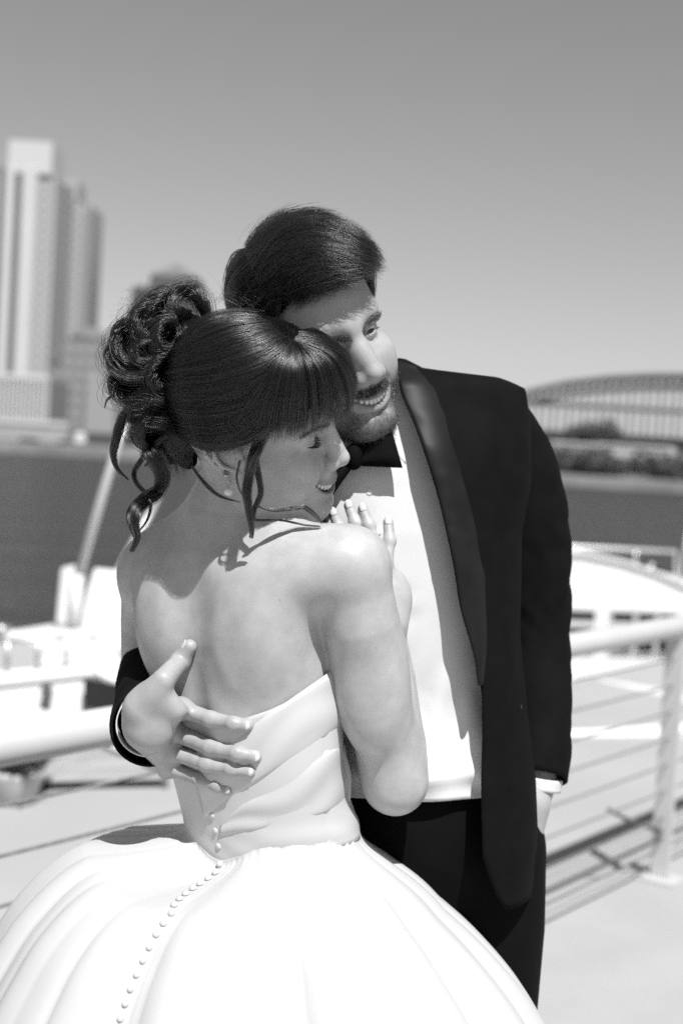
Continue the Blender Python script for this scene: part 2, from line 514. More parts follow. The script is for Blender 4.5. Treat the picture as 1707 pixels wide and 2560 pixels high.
def sculpt_head(S, h, fem=False):
    T, k = h.T, h.s
    A = h.R
    def ell(c, r, kk=.012, rot=None, cut=False):
        S.ell(T(c), np.asarray(r) * k, A if rot is None else A @ rot, kk * k, cut)
    def cap(a, b, r1, r2=None, kk=.01, cut=False): S.cap(T(a), T(b), r1 * k, None if r2 is None else r2 * k, kk * k, cut)
    def ball(c, r, kk=.01, cut=False): S.ball(T(c), r * k, kk * k, cut)
    def chain(p, r, kk=.006, cut=False): S.chain(T(p), np.asarray(r) * k, kk * k, cut)
    def ridge(p, s_, a): S.ridge(T(np.atleast_2d(p)), s_ * k, a * k)
    w = .94 if fem else 1.0
    # skull
    ell((0, .004, .044), (.076 * w, .096, .086))
    ell((0, -.040, .050), (.062 * w, .053, .056), .02)
    ell((0, .040, .03), (.066 * w, .06, .07), .02)
    # face block and jaw
    ell((0, -.044, -.018), (.058 * w, .046, .062), .02)
    ell((0, -.046, -.056), (.045 * w, .041, .045), .02)
    jr = .017 if not fem else .015
    def jaw(sd):
        jx, jz = (.045, -.058) if fem else (.049, -.062)
        cap((sd * .054 * w, .002, -.03), (sd * jx, -.008, jz), .013, jr, .02)
        cap((sd * jx, -.008, jz), (sd * .016, -.072, -.097), jr, jr * .95, .022)
        if fem: ell((sd * .047, -.030, -.030), (.019, .040, .034), .03)
        ell((sd * .046 * w, -.060, -.022), (.018, .022, .017), .024)           # cheekbone
        cap((sd * .062 * w, -.02, -.014), (sd * .05 * w, -.056, -.018), .009, .010, .014)  # zygomatic arch
        ell((sd * .035 * w, -.0665, -.036), (.021, .018, .022), .024)           # cheek
        ell((sd * .041 * w, -.040, -.058), (.016, .027, .024), .03)            # masseter and jowl
    both(jaw)
    ball((0, -.079, -.097), .018 if fem else .0205, .02)
    cap((-.010, -.079, -.098), (.010, -.079, -.098), .013 if fem else .0165, None, .014)
    cap((0, -.06, -.098), (0, .0, -.085), .02, .03, .03)
    # brow and sockets
    if not fem:
        both(lambda sd: cap((sd * .010, -.0865, .031), (sd * .046, -.069, .033), .0100, .0085, .02))
    else:
        both(lambda sd: cap((sd * .012, -.082, .031), (sd * .044, -.065, .033), .0085, .007, .02))
    both(lambda sd: ball((sd * .031, -.1035, .010), .0150, .020, True))
    both(lambda sd: ridge([(sd * .017, -.088, .016), (sd * .014, -.090, .004)], .006, -.0030))
    # eyeballs under lids, creases
    ez = .012
    both(lambda sd: ball((sd * .031, -.0705, ez), .0140, .007))
    def lids(sd):
        arc = lambda zz, dy, n=7: [(sd * (.031 + t * .0145), -.0845 + dy + .0052 * t * t, ez + zz * (1 - t * t) - .0012 * t * (1)) for t in np.linspace(-1, 1, n)]
        ridge(arc(.0085, .0008), .0016, -.0016)              # upper crease
        ridge(arc(-.0105, .0022), .0030, -.0018)             # lower lid furrow
        ridge(arc(-.0068, .0012), .0022, .0012)              # lower lid roll
        if fem:
            ridge(arc(-.0038, .0002), .0010, -.0016)         # closed lash line
        else:
            S.chain(T(arc(-.0004, -.0002)), np.array([.0008, .0024, .0036, .0041, .0036, .0024, .0008]) * k, .0012 * k, True)
            ridge(arc(.0028, -.001), .0014, .0010)
        ridge([(sd * .0475, -.071, ez - .001), (sd * .056, -.064, ez + .002)], .0015, -.0008)
        ridge([(sd * .0475, -.071, ez - .004), (sd * .056, -.063, ez - .008)], .0015, -.0008)
        h.lid = getattr(h, 'lid', {}); h.lid[sd] = (arc(-.0036 if fem else .0012, -.0008), arc(.004, -.001), arc(-.004, .0005))
    both(lids)
    # nose
    if fem:
        tip = (0, -.1115, -.0250); nr = .0096
        cap((0, -.0935, .022), (0, -.1045, -.012), .0068, .0074, .014)
        cap((0, -.098, .0), tip, .0075, nr, .012)
        ball(tip, nr, .006)
        both(lambda sd: ell((sd * .0112, -.0995, -.0315), (.0078, .0112, .0084), .007))
    else:
        tip = (0, -.1115, -.0275); nr = .0108
        cap((0, -.0885, .023), (0, -.1030, -.012), .0078, .0090, .015)
        cap((0, -.098, .0), tip, .0095, nr, .014)
        ball(tip, nr, .006)
        both(lambda sd: ell((sd * .0135, -.0985, -.0335), (.0090, .0115, .0090), .008))
        cap((0, -.085, -.01), (0, -.090, -.035), .012, .014, .02)
    both(lambda sd: ridge([(sd * .0175, -.093, -.024), (sd * .0205, -.090, -.036)], .0030, -.0024))
    both(lambda sd: cap((sd * .0065, -.108, -.0435), (sd * .0075, -.098, -.032), .0034, .003, .003, True))
    # mouth: muzzle, open smile, lips
    ell((0, -.068, -.060), (.031 if fem else .034, .034, .027), .018)
    both(lambda sd: ridge([(sd * .018, -.094, -.036), (sd * .030, -.086, -.050), (sd * .036, -.076, -.066)], .0042, -.0045 + .0022 * fem))
    both(lambda sd: ell((sd * .038, -.070, -.040), (.012, .013, .014), .016))
    f_ = 1.0 if fem else 0.0
    X = np.linspace(-.029, .029, 9); X2 = np.linspace(-.028, .028, 9); wx = 1.0 + .22 * f_
    def onface(x, z):
        ys = np.linspace(-.135, -.045, 91); v = S.evaluate(T(np.stack([np.full(91, x), ys, np.full(91, z)], 1))); i = int(np.argmax(v < 0)); return ys[i]
    kq = 36.0 if fem else 29.0
    lip = [(x, -.1015 - .001 * f_ + x * x * kq, -.0555 + .0025 * f_ - (.0055 + .002 * f_) * (1 - (x / .029)**2)) for x in X]
    low = [(x, -.0995 + x * x * (kq - 3), -.0560 + .002 * f_ - (.0170 + .003 * f_) * (1 - (x / .029)**2)**.8) for x in X]
    mid = [(x, -.1020 + x * x * (kq - 2), -.0556 + .002 * f_ - (.0108 + .0025 * f_) * (1 - (x / .029)**2)) for x in X2]
    op = [.0008 + (.0038 + .0022 * f_) * (1 - (x / .029)**2) for x in X2]
    lip, low, mid = [[(x * wx, y, z) for x, y, z in q_] for q_ in (lip, low, mid)]
    CR = .0060 if fem else .0030            # smiling corners drawn up
    def lay(c, off):
        c = [(x, y, z + CR * (abs(x) / .032)**3) for x, y, z in c]
        return [(x, onface(x, z) + off, z) for x, y, z in c]
    lip, low, mid = lay(lip, .0), lay(low, .001), lay(mid, .0005)
    h.lip = lip; h.low = low; h.mid = mid
    ur = [.0012 + (.0024 + .0006 * f_) * (1 - (x / .031)**2) for x in np.linspace(-.029, .029, 9)]
    lr = [.0014 + (.0038 if fem else .0034) * (1 - (x / .031)**2) for x in np.linspace(-.029, .029, 9)]
    lipu = [(x, y + .0008, z + .0012) for x, y, z in lip]
    lowd = [(x, y + .0012, z - .0028) for x, y, z in low]
    chain(lipu, ur, .004); chain(lowd, lr, .004)
    chain(mid, op, .002, True)
    chain([(x, y + .010, z) for x, y, z in mid], np.asarray(op) * 1.25, .002, True)
    both(lambda sd: ball((mid[0 if sd < 0 else -1][0], mid[0][1], mid[0][2]), .0024, .006, True))
    ridge([(-.014, -.094, -.083), (0, -.097, -.084), (.014, -.094, -.083)], .005, -.0026)
    ridge([(0, -.107, -.046), (0, -.107, -.051)], .0022, -.001)
    # neck
    # ears
    def ear(sd):
        x0 = sd * .0735 * w; es = 1.16
        def E(u, v, o=0.0):   # u back, v up
            return (x0 + sd * (.004 + o * es + u * .24), .005 + u * es + v * .14, .001 + v * es)
        hel = [E(-.006, .003, .001), E(-.004, .017, .004), E(.005, .028, .007), E(.016, .030, .0075), E(.0255, .022, .007), E(.0275, .007, .006), E(.021, -.009, .0045), E(.012, -.021, .003), E(.004, -.028, .001)]
        ell(E(.010, .003, -.003), (.0042, .021, .033), .006)
        chain(hel, [.0028, .0028, .0032, .0033, .0034, .0032, .003, .0036, .004], .003)
        chain([E(.013, .021, .004), E(.0185, .010, .0055), E(.0175, -.001, .005), E(.011, -.012, .004), E(.002, -.015, .004)], [.0022, .0027, .0030, .0030, .0026], .003)
        ell(E(.003, -.0235, .0), (.0044, .0085, .0095), .006)
        S.ell(T(E(.0065, .000, .0055)), np.array([.0065, .0088, .0105]) * k, A, .003 * k, True)
        S.ell(T(E(.0215, .013, .0065)), np.array([.003, .0022, .010]) * k, A, .003 * k, True)
        cap(E(-.007, .003, .002), E(-.006, -.006, .002), .0042, .0038, .004)
    both(ear)

def head_tone(h, V, base, fem, tone):
    """albedo of the skin: lips, brows, lids, stubble"""
    q = h.L(V); x, y, z = q[:, 0], q[:, 1], q[:, 2]
    ax = np.abs(x)
    face = (y < -.03) & (np.abs(z) < .15) & (np.linalg.norm(q, axis=1) < .16)
    up_ = np.full(len(q), 1e3); lo_ = np.full(len(q), 1e3)
    near = np.where(face)[0]
    for a, dst in ((h.lip, up_), (h.low, lo_)):
        a = np.asarray(a)
        for i in range(len(a) - 1):
            dst[near] = np.minimum(dst[near], seg_t(q[near], a[i], a[i + 1])[1])
    lipm = np.exp(-(np.minimum(up_, lo_) / .0048)**4)
    tone = tone * (1 - (.42 if fem else .30) * lipm)
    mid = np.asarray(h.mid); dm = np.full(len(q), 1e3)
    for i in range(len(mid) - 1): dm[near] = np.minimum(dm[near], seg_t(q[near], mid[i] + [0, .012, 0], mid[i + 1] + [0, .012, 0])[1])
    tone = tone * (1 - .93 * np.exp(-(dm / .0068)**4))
    if not fem:
        b = beard_mask(q)
        tone = tone * (1 - .56 * b)
    return np.clip(tone, .01, 1)

def sstep(a, b, x):
    t = np.clip((x - a) / (b - a), 0, 1); return t * t * (3 - 2 * t)

def beard_mask(q):
    x, y, z = np.abs(q[:, 0]), q[:, 1], q[:, 2]
    n = vnoise(q * 160, 3) * .004
    # cheek line from the sideburn to the mouth corner
    line = np.interp(x, [.0, .018, .030, .040, .050, .058, .068], [-.046, -.046, -.054, -.068, -.062, -.046, .01])
    m = sstep(.006, -.004, z - line + n) * sstep(.035, .02, y) * sstep(-.135, -.120, z)
    lipd = sstep(.0, 1.0, ((x / .031)**2 + ((z + .0645) / .0125)**2))
    m *= sstep(.85, 1.25, (x / .031)**2 + ((z + .0645) / .0145)**2)
    soul = 1 - .7 * np.exp(-((x - .013) / .008)**2 - ((z + .083) / .006)**2)
    return m * soul * (y < .03) * np.where(z > -.052, sstep(-.030, -.012, y), 1.0) * (np.linalg.norm(q + np.array([0, .03, .05]), axis=1) < .105)

def add_teeth(h, parent, n=10, up_off=.0, m=None):
    xs = np.linspace(-.0245, .0245, n) * (1 + .1 * (h.s < 1)); f_ = 1.0 if h.s < 1 else 0.0
    for i, x in enumerate(xs):
        wd = .0053
        ma = np.asarray(h.mid); y = np.interp(x, ma[:, 0], ma[:, 1]) + .0022
        z = np.interp(x, ma[:, 0], ma[:, 2]) + .0012
        v = []
        hgt = (.0048 + .0009 * f_) * (1 - .35 * abs(x) / .021)
        th = np.linspace(0, 2 * np.pi, 10, endpoint=False)
        ang = math.atan2(np.interp(x + .003, ma[:, 0], ma[:, 1]) - np.interp(x - .003, ma[:, 0], ma[:, 1]), .006)
        ca, sa = math.cos(ang), math.sin(ang)
        for ring, (sc_, dy) in enumerate([(.55, -.0016), (1.0, -.0006), (1.0, .003)]):
            for t in th:
                ex = np.sign(math.cos(t)) * abs(math.cos(t))**.5 * wd * .48 * sc_
                ez = np.sign(math.sin(t)) * abs(math.sin(t))**.5 * hgt * sc_
                v.append((x + ex * ca - dy * sa, y + ex * sa + dy * ca, z + ez))
        v.append((x + .0018 * sa, y - .0018 * ca, z))
        f = grid_faces(3, 10, False, True).tolist() + [[30, (j + 1) % 10, j] for j in range(10)]
        f = [q[::-1] for q in f]
        mesh_s('tooth', h.T(v), f, m or M_TOOTH, parent)

def lash_strands(h, pts, n, ln, d, curl, seed=1):
    g = np.random.default_rng(seed); out = []
    p = spline(pts, n)
    d = np.asarray(d, float)
    for i in range(n):
        dd = d + g.normal(0, .10, 3); dd[0] += (i / (n - 1) - .5) * .5
        l = ln * g.uniform(.75, 1.1); s = np.linspace(0, 1, 7)[:, None]
        q = p[i] + g.normal(0, .0002, 3) + s * dd * l + s**2 * np.asarray(curl) * l
        out.append(h.T(q))
    return out
# ------------------------------------------------------------------ setting
M_DECK = mat('deck_concrete', .37, .85, .06, 3, .25, 140, spec=.3)
M_QUAY = mat('quay_concrete', .36, .85, .07, 1.2, .2, 90, spec=.3)
M_RAIL = mat('white_paint_rail', .52, .38, .03, 8)
M_CABLE = mat('wire_cable', .26, .4, .3, 60, metal=.3)
M_GEL = mat('boat_gelcoat', .74, .28, .03, 2)
M_GEL2 = mat('boat_cream', .62, .4, .05, 3)
M_GLASS = mat('tinted_glass', .02, .08, .3, 2)
M_STEEL2 = mat('boat_rail_steel', .70, .42, .05, 20, metal=.7)
M_VINYL = mat('white_vinyl', .58, .5, .05, 6)
M_TEAK = mat('teak_deck', .35, .6, .15, 12)

rail_a = G(-20, 1868, .94); rail_b = G(1692, 1567, .94)
rd = rail_b - rail_a; rlen = np.linalg.norm(rd); rd /= rlen
rn = np.array([-rd[1], rd[0], 0.0])                        # away from the camera
if rn[1] < 0: rn = -rn
def along(s, n=0.0, z=0.0):
    p = rail_a + rd * s + rn * n; return np.array([p[0], p[1], z])

QZ, WATER_Z = -.045, -3.0
# deck where the couple stands: slab with a nosing beyond the railing
mb = MB()
mb.prism([along(-9, -11), along(14, -11), along(14, .13), along(-9, .13)], -.02)
o = mb.build('deck', M_DECK, None, kind='structure')
o.data.transform(Matrix.Translation((0, 0, -.0)))
mb = MB(); mb.box(along(2.5, .155, -.03), (23, .05, .05), np.array([rd, rn, [0, 0, 1]])); mb.build('kerb', mat('kerb_concrete', .36, .8, .1, 4), None, kind='structure', bevel=.01)

# lower quay and the river
q1 = G(1433, 1704, QZ); q2 = G(1669, 1652, QZ); qd = q2 - q1; qd /= np.linalg.norm(qd)
q3 = G(120, 1925, QZ)
far_edge = [q3 - np.array([6, -.2, 0]), q3, q1, q1 + qd * 12]
pts = [along(14, .18, 0), along(-9, .18, 0)]
pts = [(p[0], p[1], QZ) for p in pts] + [tuple(p) for p in far_edge]
mb = MB(); mb.prism([(x, y, QZ - 3.2) for x, y, _ in pts], 3.2); mb.build('quay', M_QUAY, None, kind='structure')

mw_, nt, b = new_mat('river_water')
b.inputs['Base Color'].default_value = g4(.03); b.inputs['Roughness'].default_value = .32; b.inputs['IOR'].default_value = 1.33
tc = nt.nodes.new('ShaderNodeTexCoord'); mp = nt.nodes.new('ShaderNodeMapping'); mp.inputs['Scale'].default_value = (.07, .24, 1)
n1 = nt.nodes.new('ShaderNodeTexNoise'); n1.inputs['Scale'].default_value = 1.0; n1.inputs['Detail'].default_value = 6; n1.inputs['Roughness'].default_value = .6
bp = nt.nodes.new('ShaderNodeBump'); bp.inputs['Strength'].default_value = .9; bp.inputs['Distance'].default_value = 3.2
nt.links.new(tc.outputs['Object'], mp.inputs['Vector']); nt.links.new(mp.outputs[0], n1.inputs['Vector'])
nt.links.new(n1.outputs['Fac'], bp.inputs['Height']); nt.links.new(bp.outputs[0], b.inputs['Normal'])
mb = MB(); mb.add([(-1500, -40, WATER_Z), (1500, -40, WATER_Z), (1500, 2400, WATER_Z), (-1500, 2400, WATER_Z)], [[0, 1, 2, 3]]); mb.build('river', mw_, None, kind='structure')

# railing
rail = empty('railing', along(0), 'white tube handrail on posts with thin steel cables along the deck edge', 'railing')
def rpath(s0, s1, z): return [along(s0, 0, z), along(s1, 0, z)]
S0, S1 = -4.2, rlen + 5.6
MB().tube(rpath(S0, S1, .94), .040, 20).build('handrail', M_RAIL, rail, True)
for k in range(7):
    z = .94 - .115 - k * .098
    m_ = MB(); m_.tube([along(s, 0, z - .004 * math.sin((s % 1.9) / 1.9 * math.pi)) for s in np.linspace(S0, S1, 60)], .0038, 6); m_.build('cable', M_CABLE, rail, True)
MB().box(along((S0 + S1) / 2, 0, .155), (S1 - S0, .008, .012), np.array([rd, rn, [0, 0, 1]])).build('bottom_rail', mat('dark_bar', .09, .5), rail)
for s in (rlen, rlen - 1.95, rlen - 3.9, rlen - 5.85, rlen + 1.95, rlen + 3.9):
    m_ = MB(); m_.box(along(s, .0, .455), (.014, .075, .885), np.array([rd, rn, [0, 0, 1]])); m_.build('post', M_RAIL, rail, bevel=.003)
    m_ = MB(); m_.box(along(s, 0, .006), (.13, .16, .012), np.array([rd, rn, [0, 0, 1]])); m_.build('base_plate', M_RAIL, rail, bevel=.002)
    for e in (-1, 1):
        m_ = MB(); m_.tube([along(s + e * .045, .055, .012), along(s + e * .045, .055, .028)], .010, 8); m_.build('bolt', M_CABLE, rail)
    m_ = MB(); m_.tube([along(s - .006, .0, .18), along(s - .10, .09, .22), along(s - .16, .15, .26)], .008, 6); m_.build('bracket', mat('bracket_dark', .07, .5), rail)

# ---- boats at the quay
def boxes(name, parts, m, parent, ax, org, bevel=.02):
    for c, sz in parts:
        mb = MB(); mb.box(org + np.asarray(c, float) @ ax, sz, ax); mb.build(name, m, parent, bevel=bevel)
def hull(mb, ax, org, L, Wd, z0, z1, bow=.35):
    """pointed hull, length along ax[0]"""
    xs = np.linspace(-L / 2, L / 2, 14); V = []
    for x in xs:
        t = (x + L / 2) / L; w = Wd / 2 * (1 - max(0, (t - (1 - bow)) / bow)**2.0) + .02
        sh = .25 * t * t
        for yy, zz in ((-w, z1 + sh), (-w * .97, z0 * .5 + z1 * .5), (-w * .8, z0), (w * .8, z0), (w * .97, z0 * .5 + z1 * .5), (w, z1 + sh), (w * .94, z1 + sh), (w * .9, z1 + sh - .10), (-w * .9, z1 + sh - .10), (-w * .94, z1 + sh)):
            V.append(org + np.array([x, yy, zz]) @ ax)
    n = 10; f = grid_faces(14, n, False, True).tolist(); f += [list(range(n))[::-1], list(range(13 * n, 14 * n))]
    return mb.add(V, f)

# right: white cabin cruiser
ax = yaw_ax(13); org = G(1540, 1640, -.45); org = PW(1560, 1560, 13.2); org[2] = 0
yr = empty('cabin_cruiser', org + np.array([0, 0, WATER_Z]), 'white cabin cruiser with sloping roof and dark windows moored right of the couple', 'boat')
mb = MB(); hull(mb, ax, org, 8.6, 2.9, WATER_Z - .3, -.62); mb.build('hull', M_GEL, yr, True)
# cabin: sloping roof profile extruded across
def extrude(prof, y0, y1, ax, org):
    k = len(prof); V = [org + np.array([x, y0, z]) @ ax for x, z in prof] + [org + np.array([x, y1, z]) @ ax for x, z in prof]
    return V, [list(range(k)), list(range(k, 2 * k))[::-1]] + [[i, k + i, k + (i + 1) % k, (i + 1) % k] for i in range(k)]
prof = [(-3.2, -.70), (-3.2, .60), (-2.0, .74), (-.9, .71), (-.52, .65), (-.22, .57), (.15, .43), (.32, .32), (.42, .10), (.62, -.20), (.75, -.70)]
mb = MB(); mb.add(*extrude(prof, -1.05, 1.15, ax, org)); mb.build('cabin', M_GEL, yr, bevel=.05)
mb = MB(); mb.add(*extrude([(-3.25, .605), (-2.0, .765), (-.9, .735), (-.52, .675), (-.22, .595), (.15, .455), (.34, .34), (.34, .31), (.15, .42), (-.22, .56), (-.52, .64), (-.9, .70), (-2.0, .73), (-3.25, .57)], -1.08, 1.18, ax, org)); mb.build('cabin_roof', M_GEL, yr, bevel=.012)
for x0, x1 in ((-1.2, -.75), (-.62, -.40), (-.385, -.20), (-.185, .0)):
    zt = .20
    w = MB(); w.box(org + np.array([(x0 + x1) / 2, -1.06, .08]) @ ax, (x1 - x0, .03, .40), ax); fr = w.build('window_frame', M_GEL2, yr, bevel=.01)
    w = MB(); w.box(org + np.array([(x0 + x1) / 2, -1.078, .005]) @ ax, (x1 - x0 - .03, .012, .19), ax); w.build('pane', M_GLASS, fr)
    w = MB(); w.box(org + np.array([(x0 + x1) / 2, -1.078, .20]) @ ax, (x1 - x0 - .03, .012, .07), ax); w.build('pane', M_GLASS, fr)
w = MB(); w.box(org + np.array([.10, -1.06, .0]) @ ax, (.10, .03, .20), ax); w.build('pane', M_GLASS, yr)
zr = .76
w = MB(); w.tube([org + np.array([x, -.9, z]) @ ax for x, z in ((-2.4, .60), (-2.35, zr), (-.6, zr), (.02, zr), (.05, .43))], .017, 8); w.build('roof_rail', M_STEEL2, yr, True)
for x, z0_ in ((-1.0, .70), (-.35, .60)):
    w = MB(); w.tube([org + np.array([x, -.9, z0_]) @ ax, org + np.array([x, -.9, zr]) @ ax], .012, 8); w.build('rail_stanchion', M_STEEL2, yr, True)
for x, l in ((.22, .20), (.75, .62)):
    w = MB(); w.tube([org + np.array([x, .3, .2]) @ ax, org + np.array([x + .16, .3, .35 + l]) @ ax], .014, 8); w.build('antenna', M_GEL, yr, True)
w = MB(); w.add(*tube([org + np.array([.62, -.8, -.25]) @ ax, org + np.array([.62, -.8, .02]) @ ax], [.20, .13], 14)); w.build('radar_dome', M_GEL, yr, True, bevel=.02)
for i, x in enumerate((-1.2, .1, 1.3, 2.4)):
    FB = [org + np.array([x, -1.62, z]) @ ax for z in (-.72, -.78, -.95, -1.2, -1.35, -1.4)]
    w = MB(); w.tube(FB, [.03, .11, .15, .15, .10, .03], 12); w.build('fender', M_VINYL, yr, True)
for x in (1.6, 2.3, 3.0, 3.7):
    w = MB(); w.tube([org + np.array([x, -1.25 + max(0, x - 2) * .35, -.5]) @ ax, org + np.array([x, -1.25 + max(0, x - 2) * .35, .18]) @ ax], .016, 8); w.build('rail_stanchion', M_STEEL2, yr, True)
w = MB(); w.tube([org + np.array([x, -1.25 + max(0, x - 2) * .35, .18]) @ ax for x in np.linspace(1.6, 3.9, 8)], .018, 8); w.build('bow_rail', M_STEEL2, yr, True)

# small runabout further right, dinghy bow
ax2 = yaw_ax(20); org2 = PW(1720, 1560, 15.5); org2[2] = 0
ru = empty('runabout', org2 + np.array([0, 0, WATER_Z]), 'small white runabout with windscreen behind the cruiser at the right frame edge', 'boat')
mb = MB(); hull(mb, ax2, org2, 5.0, 2.0, WATER_Z - .2, -.30); mb.build('hull', M_GEL, ru, True)
mb = MB(); mb.add(*extrude([(-.9, -.3), (-.8, .16), (-.1, .30), (.3, .05), (.9, -.2), (.9, -.3)], -.8, .8, ax2, org2)); mb.build('console', M_VINYL, ru, bevel=.04)
mb = MB(); mb.add(*extrude([(-.10, .30), (.32, .06), (.30, .03), (-.13, .27)], -.76, .76, ax2, org2 + np.array([0, 0, .02]))); mb.build('windscreen', M_GLASS, ru)
for x in (-.5, .2):
    w = MB(); w.tube([org2 + np.array([x, -.5, .1]) @ ax2, org2 + np.array([x + .1, -.5, 1.0]) @ ax2], .02, 8); w.build('ski_pole', M_STEEL2, ru, True)
w = MB(); w.tube([org2 + np.array([x, -.5, .95]) @ ax2 for x in (-.42, .28)], .02, 8); w.build('ski_bar', M_STEEL2, ru, True)

# left: sport-fishing boat with fighting chairs and two outriggers
axl = yaw_ax(-24); orl = PW(215, 1640, 9.6); orl[2] = 0
bo = empty('fishing_boat', orl + np.array([0, 0, WATER_Z]), 'white sport fishing boat with high seat backs and two outrigger poles left of the bride', 'boat')
zz = lambda py, d=9.6, px=215: PW(px, py, d)[2]
mb = MB(); hull(mb, axl, orl + np.array([1.75, .1, 0]), 5.6, 2.6, WATER_Z - .3, zz(1690) - .05); mb.build('hull', M_GEL, bo, True)
mb = MB(); mb.add(*extrude([(-.42, zz(1700)), (-.36, zz(1600)), (-.25, zz(1565)), (.28, zz(1590)), (.8, zz(1655)), (1.3, zz(1700)), (1.3, zz(1760)), (-.42, zz(1760))], -.55, .55, axl, orl)); mb.build('console', M_GEL, bo, bevel=.04)
def slab(name, quad, th, m, parent, bevel=.02):
    """upholstered panel: quad of (px,py,depth) corners given real thickness"""
    q = np.array([PW(*c) for c in quad]); n = np.cross(q[1] - q[0], q[3] - q[0]); n /= np.linalg.norm(n)
    if n[1] < 0: n = -n
    V = np.vstack([q, q + n * th]); mb = MB(); mb.add(V, [[0, 1, 2, 3], [7, 6, 5, 4], [0, 4, 5, 1], [1, 5, 6, 2], [2, 6, 7, 3], [3, 7, 4, 0]])
    return mb.build(name, m, parent, bevel=bevel)
slab('seat_back', [(150, 1415, 9.4), (205, 1405, 9.4), (185, 1565, 9.25), (136, 1565, 9.25)], .10, M_VINYL, bo, .03)
slab('seat_back', [(222, 1412, 9.7), (345, 1425, 9.8), (350, 1640, 9.6), (200, 1590, 9.5)], .16, M_VINYL, bo, .05)
slab('seat', [(112, 1562, 9.2), (225, 1560, 9.2), (340, 1640, 9.0), (90, 1665, 8.9)], .22, M_VINYL, bo, .05)
slab('coaming', [(-60, 1678, 8.6), (230, 1655, 8.6), (232, 1690, 8.55), (-60, 1722, 8.55)], .14, M_GEL, bo, .03)
slab('coaming', [(215, 1640, 8.9), (380, 1700, 8.7), (372, 1745, 8.6), (240, 1680, 8.75)], .14, M_GEL, bo, .03)
slab('cockpit_side', [(-60, 1722, 8.6), (225, 1690, 8.6), (215, 1900, 8.3), (-60, 1950, 8.3)], .06, M_GEL2, bo, .01)
slab('hatch', [(208, 1690, 8.45), (330, 1715, 8.4), (330, 1795, 8.35), (206, 1765, 8.38)], .05, M_GLASS, bo, .02)
for a, b_, r in (((292, 1120, 9.5), (198, 1430, 9.3), .034), ((372, 1290, 10.2), (296, 1430, 9.9), .030)):
    w = MB(); w.add(*tube([PW(*b_), PW(*a), PW(a[0] * 1.35 - b_[0] * .35, a[1] * 1.35 - b_[1] * .35, a[2] + .1)], [r, r * .8, r * .4], 10)); w.build('outrigger_pole', mat('pole_alloy', .55, .35, metal=.3), bo, True)
w = MB(); w.tube([PW(195, 1440, 9.3), PW(185, 1570, 9.2)], .045, 10); w.build('pole_holder', M_GEL2, bo, True)
w = MB(); w.tube([PW(130 + 20 * t, 1655 - 8 * math.sin(3 * t), 9.0 - .02) for t in np.linspace(0, 1, 5)], .02, 8); w.build('cleat', M_CABLE, bo, True)
w = MB(); w.tube([PW(222, 1590, 9.12), PW(262, 1612, 9.08), PW(312, 1636, 9.0)], .012, 8); w.build('trim_line', mat('trim_grey', .18, .5), bo, True)
for a, b_ in (((20, 1672, 8.58), (20, 1600, 8.58)), ((95, 1664, 8.58), (97, 1598, 8.58)), ((165, 1658, 8.58), (168, 1594, 8.58))):
    w = MB(); w.bar(PW(*a), PW(*b_), .014, 8); w.build('rail_stanchion', M_STEEL2, bo, True)
w = MB(); w.tube([PW(-40, 1604, 8.58), PW(60, 1600, 8.58), PW(168, 1593, 8.58)], .016, 8); w.build('grab_rail', M_STEEL2, bo, True)
w = MB(); w.tube([PW(118 + 10 * math.cos(t), 1718 + 14 * math.sin(t) + 1.2 * t, 8.46) for t in np.linspace(0, 20, 60)], .012, 6); w.build('rope_coil', mat('rope_dark', .12, .9), bo, True)
for px in (18, 48, 60):
    w = MB(); w.tube([PW(px - 14, 1700, 10.4), PW(px + 8, 1560 + px * .4, 10.6)], .022, 8); w.build('rod_holder', M_CABLE, bo, True)
w = MB(); V_ = tube([PW(2, 1565, 10.6), PW(6, 1585, 10.6)], .04, 10); w.add(*V_); w.build('rod_reel', M_STEEL2, bo, True)

# gangplank lying on the quay edge and a pot plant
gp = empty('gangplank', G(170, 1940, QZ), 'grey gangplank lying from the quay to the fishing boat behind the handrail', 'gangplank')
a_, b_ = G(250, 1975, QZ), PW(110, 1890, 8.0)
d_ = b_ - a_; L_ = np.linalg.norm(d_); d_ /= L_; s_ = np.cross([0, 0, 1.0], d_); s_ /= np.linalg.norm(s_); A_ = np.array([d_, s_, np.cross(d_, s_)])
for k in range(9):
    w = MB(); w.box(a_ + d_ * (L_ * (k + .5) / 9) + np.array([0, 0, .05]), (L_ / 9 - .012, .55, .025), A_); w.build('plank', M_TEAK, gp, bevel=.003)
for e in (-1, 1):
    w = MB(); w.box(a_ + d_ * L_ / 2 + s_ * .29 * e + np.array([0, 0, .04]), (L_, .03, .07), A_); w.build('side_beam', mat('beam_dark', .12, .6), gp, bevel=.003)
pp = G(36, 2005, QZ)
pot = empty('potted_plant', pp, 'spiky dark green plant in a low grey pot behind the handrail at left', 'plant')
w = MB(); w.add(*tube([pp + [0, 0, z] for z in (0, .01, .12, .14)], [.08, .09, .12, .125], 18)); w.build('pot', mat('grey_pot', .45, .7, .1, 12), pot, True)
g = np.random.default_rng(3); lv = []; lf_ = []; nn = 0
